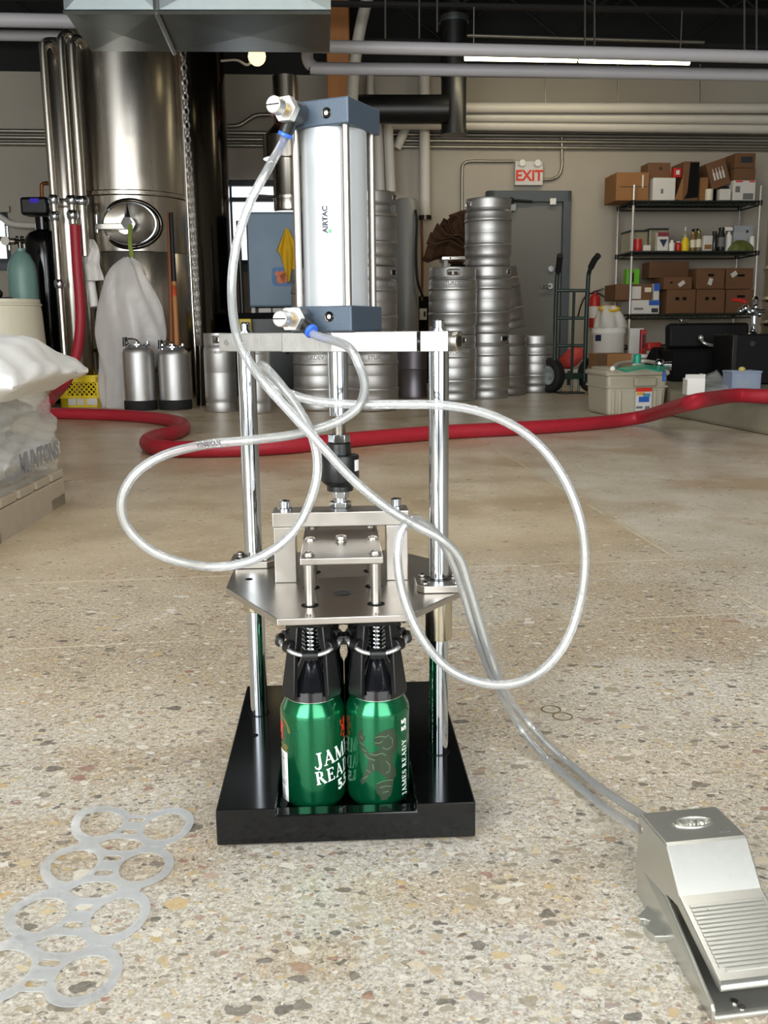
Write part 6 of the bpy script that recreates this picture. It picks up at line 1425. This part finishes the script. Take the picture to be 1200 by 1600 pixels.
for pts, lab in ((hoseA, 'clear air hose curving down from the upper cylinder valve to the pedal'), (hoseB, 'clear air hose in wide loops from the lower cylinder valve to the pedal')):
    path = catmull(pts, 10)
    o = MB().tube(path, HR, 20).build('air_hose', hose_m, smooth=80); tag(o, lab, 'hose', 'clear air hoses of the machine')
    bmh = MB().tube(path[1:-1], HR * .66, 16); o2 = bmh.build('inner_bore', hose_m, o, smooth=80)
    if 'wide loops' in lab:
        k0 = min(range(len(path)), key=lambda k: (path[k] - at(302, 697, .88)).length); tm = text_bm('TINSHAN', .0052, 0, .0002)
        def onpath(v):
            s_ = v.x + .016; k = k0
            step_ = -1 if path[k0 - 5].x > path[k0].x else 1; acc = 0
            while acc + (path[k + step_] - path[k]).length < s_: acc += (path[k + step_] - path[k]).length; k += step_
            d_ = (path[k + step_] - path[k]).normalized(); p = path[k] + d_ * (s_ - acc)
            up_ = Vector((0, .15, 1)); up_ = (up_ - d_ * up_.dot(d_)).normalized(); out = up_.cross(d_)
            if out.y > 0: out = -out
            an_ = v.y / HR
            return p + (out * cos(an_) + up_ * sin(an_)) * (HR + .0002)
        tm.map(onpath).build('lettering', dark_ink, o, smooth=0)
# ------------------------------------------------------------------ sheet of plastic can rings
RG0 = Vector((-.2686, .786, 0)); RGA = rad(-3.0)
pitch, cxr, Rx, Ry, Hx, Hy = .0770, .0328, .0292, .0372, .0208, .0258
def rings_mesh():
    cu = bpy.data.curves.new('rings', 'CURVE'); cu.dimensions = '2D'; cu.fill_mode = 'BOTH'; cu.extrude = .0003
    def spl(pts):
        s = cu.splines.new('POLY'); s.points.add(len(pts) - 1); s.use_cyclic_u = True
        for p, q in zip(s.points, pts): p.co = (q[0], q[1], 0, 1)
    ys = [pitch * (k - 1.5) for k in range(4)]
    def edge(y):
        best = cxr + .010
        for yc in ys:
            if abs(y - yc) < Ry: best = max(best, cxr + Rx * (1 - ((y - yc) / Ry) ** 2) ** .5)
        return best
    right = [(edge(y), y) for y in [ys[0] + (ys[3] - ys[0]) * k / 120 for k in range(121)]]
    topr = [(cxr + Rx * cos(rad(a)), ys[3] + Ry * sin(rad(a))) for a in range(9, 145, 9)]
    topl = [(-x, y) for x, y in topr[::-1]]
    left = [(-x, y) for x, y in right[::-1]]
    botl = [(x, -y) for x, y in topl[::-1]]; botr = [(x, -y) for x, y in topr[::-1]]
    spl(right + topr + topl + left + botl + botr)
    for y in ys:
        for s in (-1, 1): spl([(s * cxr + Hx * cos(2 * pi * k / 48), y + Hy * sin(2 * pi * k / 48)) for k in range(48)])
        for dy in (-.0125, .0125): spl([(a, b) for a, b in rrect(-.0085, y + dy - .0046, .0085, y + dy + .0046, .0038)])
    for k in range(3):
        y = (ys[k] + ys[k + 1]) / 2
        spl([(-.0235, y), (-.0165, y + .0078), (-.009, y + .0118), (.009, y + .0118), (.0165, y + .0078), (.0235, y), (.0165, y - .0078), (.009, y - .0118), (-.009, y - .0118), (-.0165, y - .0078)])
        for s in (-1, 1): spl([(s * cxr - .005, y - .0006), (s * cxr + .005, y - .0006), (s * cxr + .005, y + .0006), (s * cxr - .005, y + .0006)])
    o = bpy.data.objects.new('rings', cu); COL.objects.link(o)
    me = bpy.data.meshes.new_from_object(o.evaluated_get(bpy.context.evaluated_depsgraph_get())); bpy.data.objects.remove(o); bpy.data.curves.remove(cu)
    return me
me = rings_mesh(); m = MB(); m.bm.from_mesh(me); bpy.data.meshes.remove(me)
for k in range(-11, 12): bmesh.ops.bisect_plane(m.bm, geom=m.bm.verts[:] + m.bm.edges[:] + m.bm.faces[:], plane_co=(k * .0058, 0, 0), plane_no=(1, 0, 0))
for k in range(-18, 19): bmesh.ops.bisect_plane(m.bm, geom=m.bm.verts[:] + m.bm.edges[:] + m.bm.faces[:], plane_co=(0, k * .0083, 0), plane_no=(0, 1, 0))
m.map(lambda v: Vector((v.x, v.y, v.z + .0016 + .0055 * max(0, -v.x - .03) / .037 * (1 + .5 * sin(60 * v.y)) + .0012 * sin(34 * v.y + 40 * v.x))))
o = m.build('can_ring_sheet', ringfilm, smooth=40, loc=RG0, rot=(0, 0, RGA)); tag(o, 'translucent plastic sheet of eight can rings lying on the floor', 'can rings')
# two ring marks pressed on the floor
for k, (px, py) in enumerate(((861, 1109), (879, 1120))):
    g = gnd(px, py); o = MB().tube([(g.x + .0125 * cos(a), g.y + .0125 * sin(a), .0006) for a in [2 * pi * i / 30 for i in range(30)]], .0009, 6, closed=True).build('rubber_band', pm('brown_rubber_ring', '6d6048', .7), smooth=60)
    tag(o, ('upper' if k == 0 else 'lower') + ' of two thin brown rings on the floor beside the air hoses', 'ring', 'thin rings on the floor')
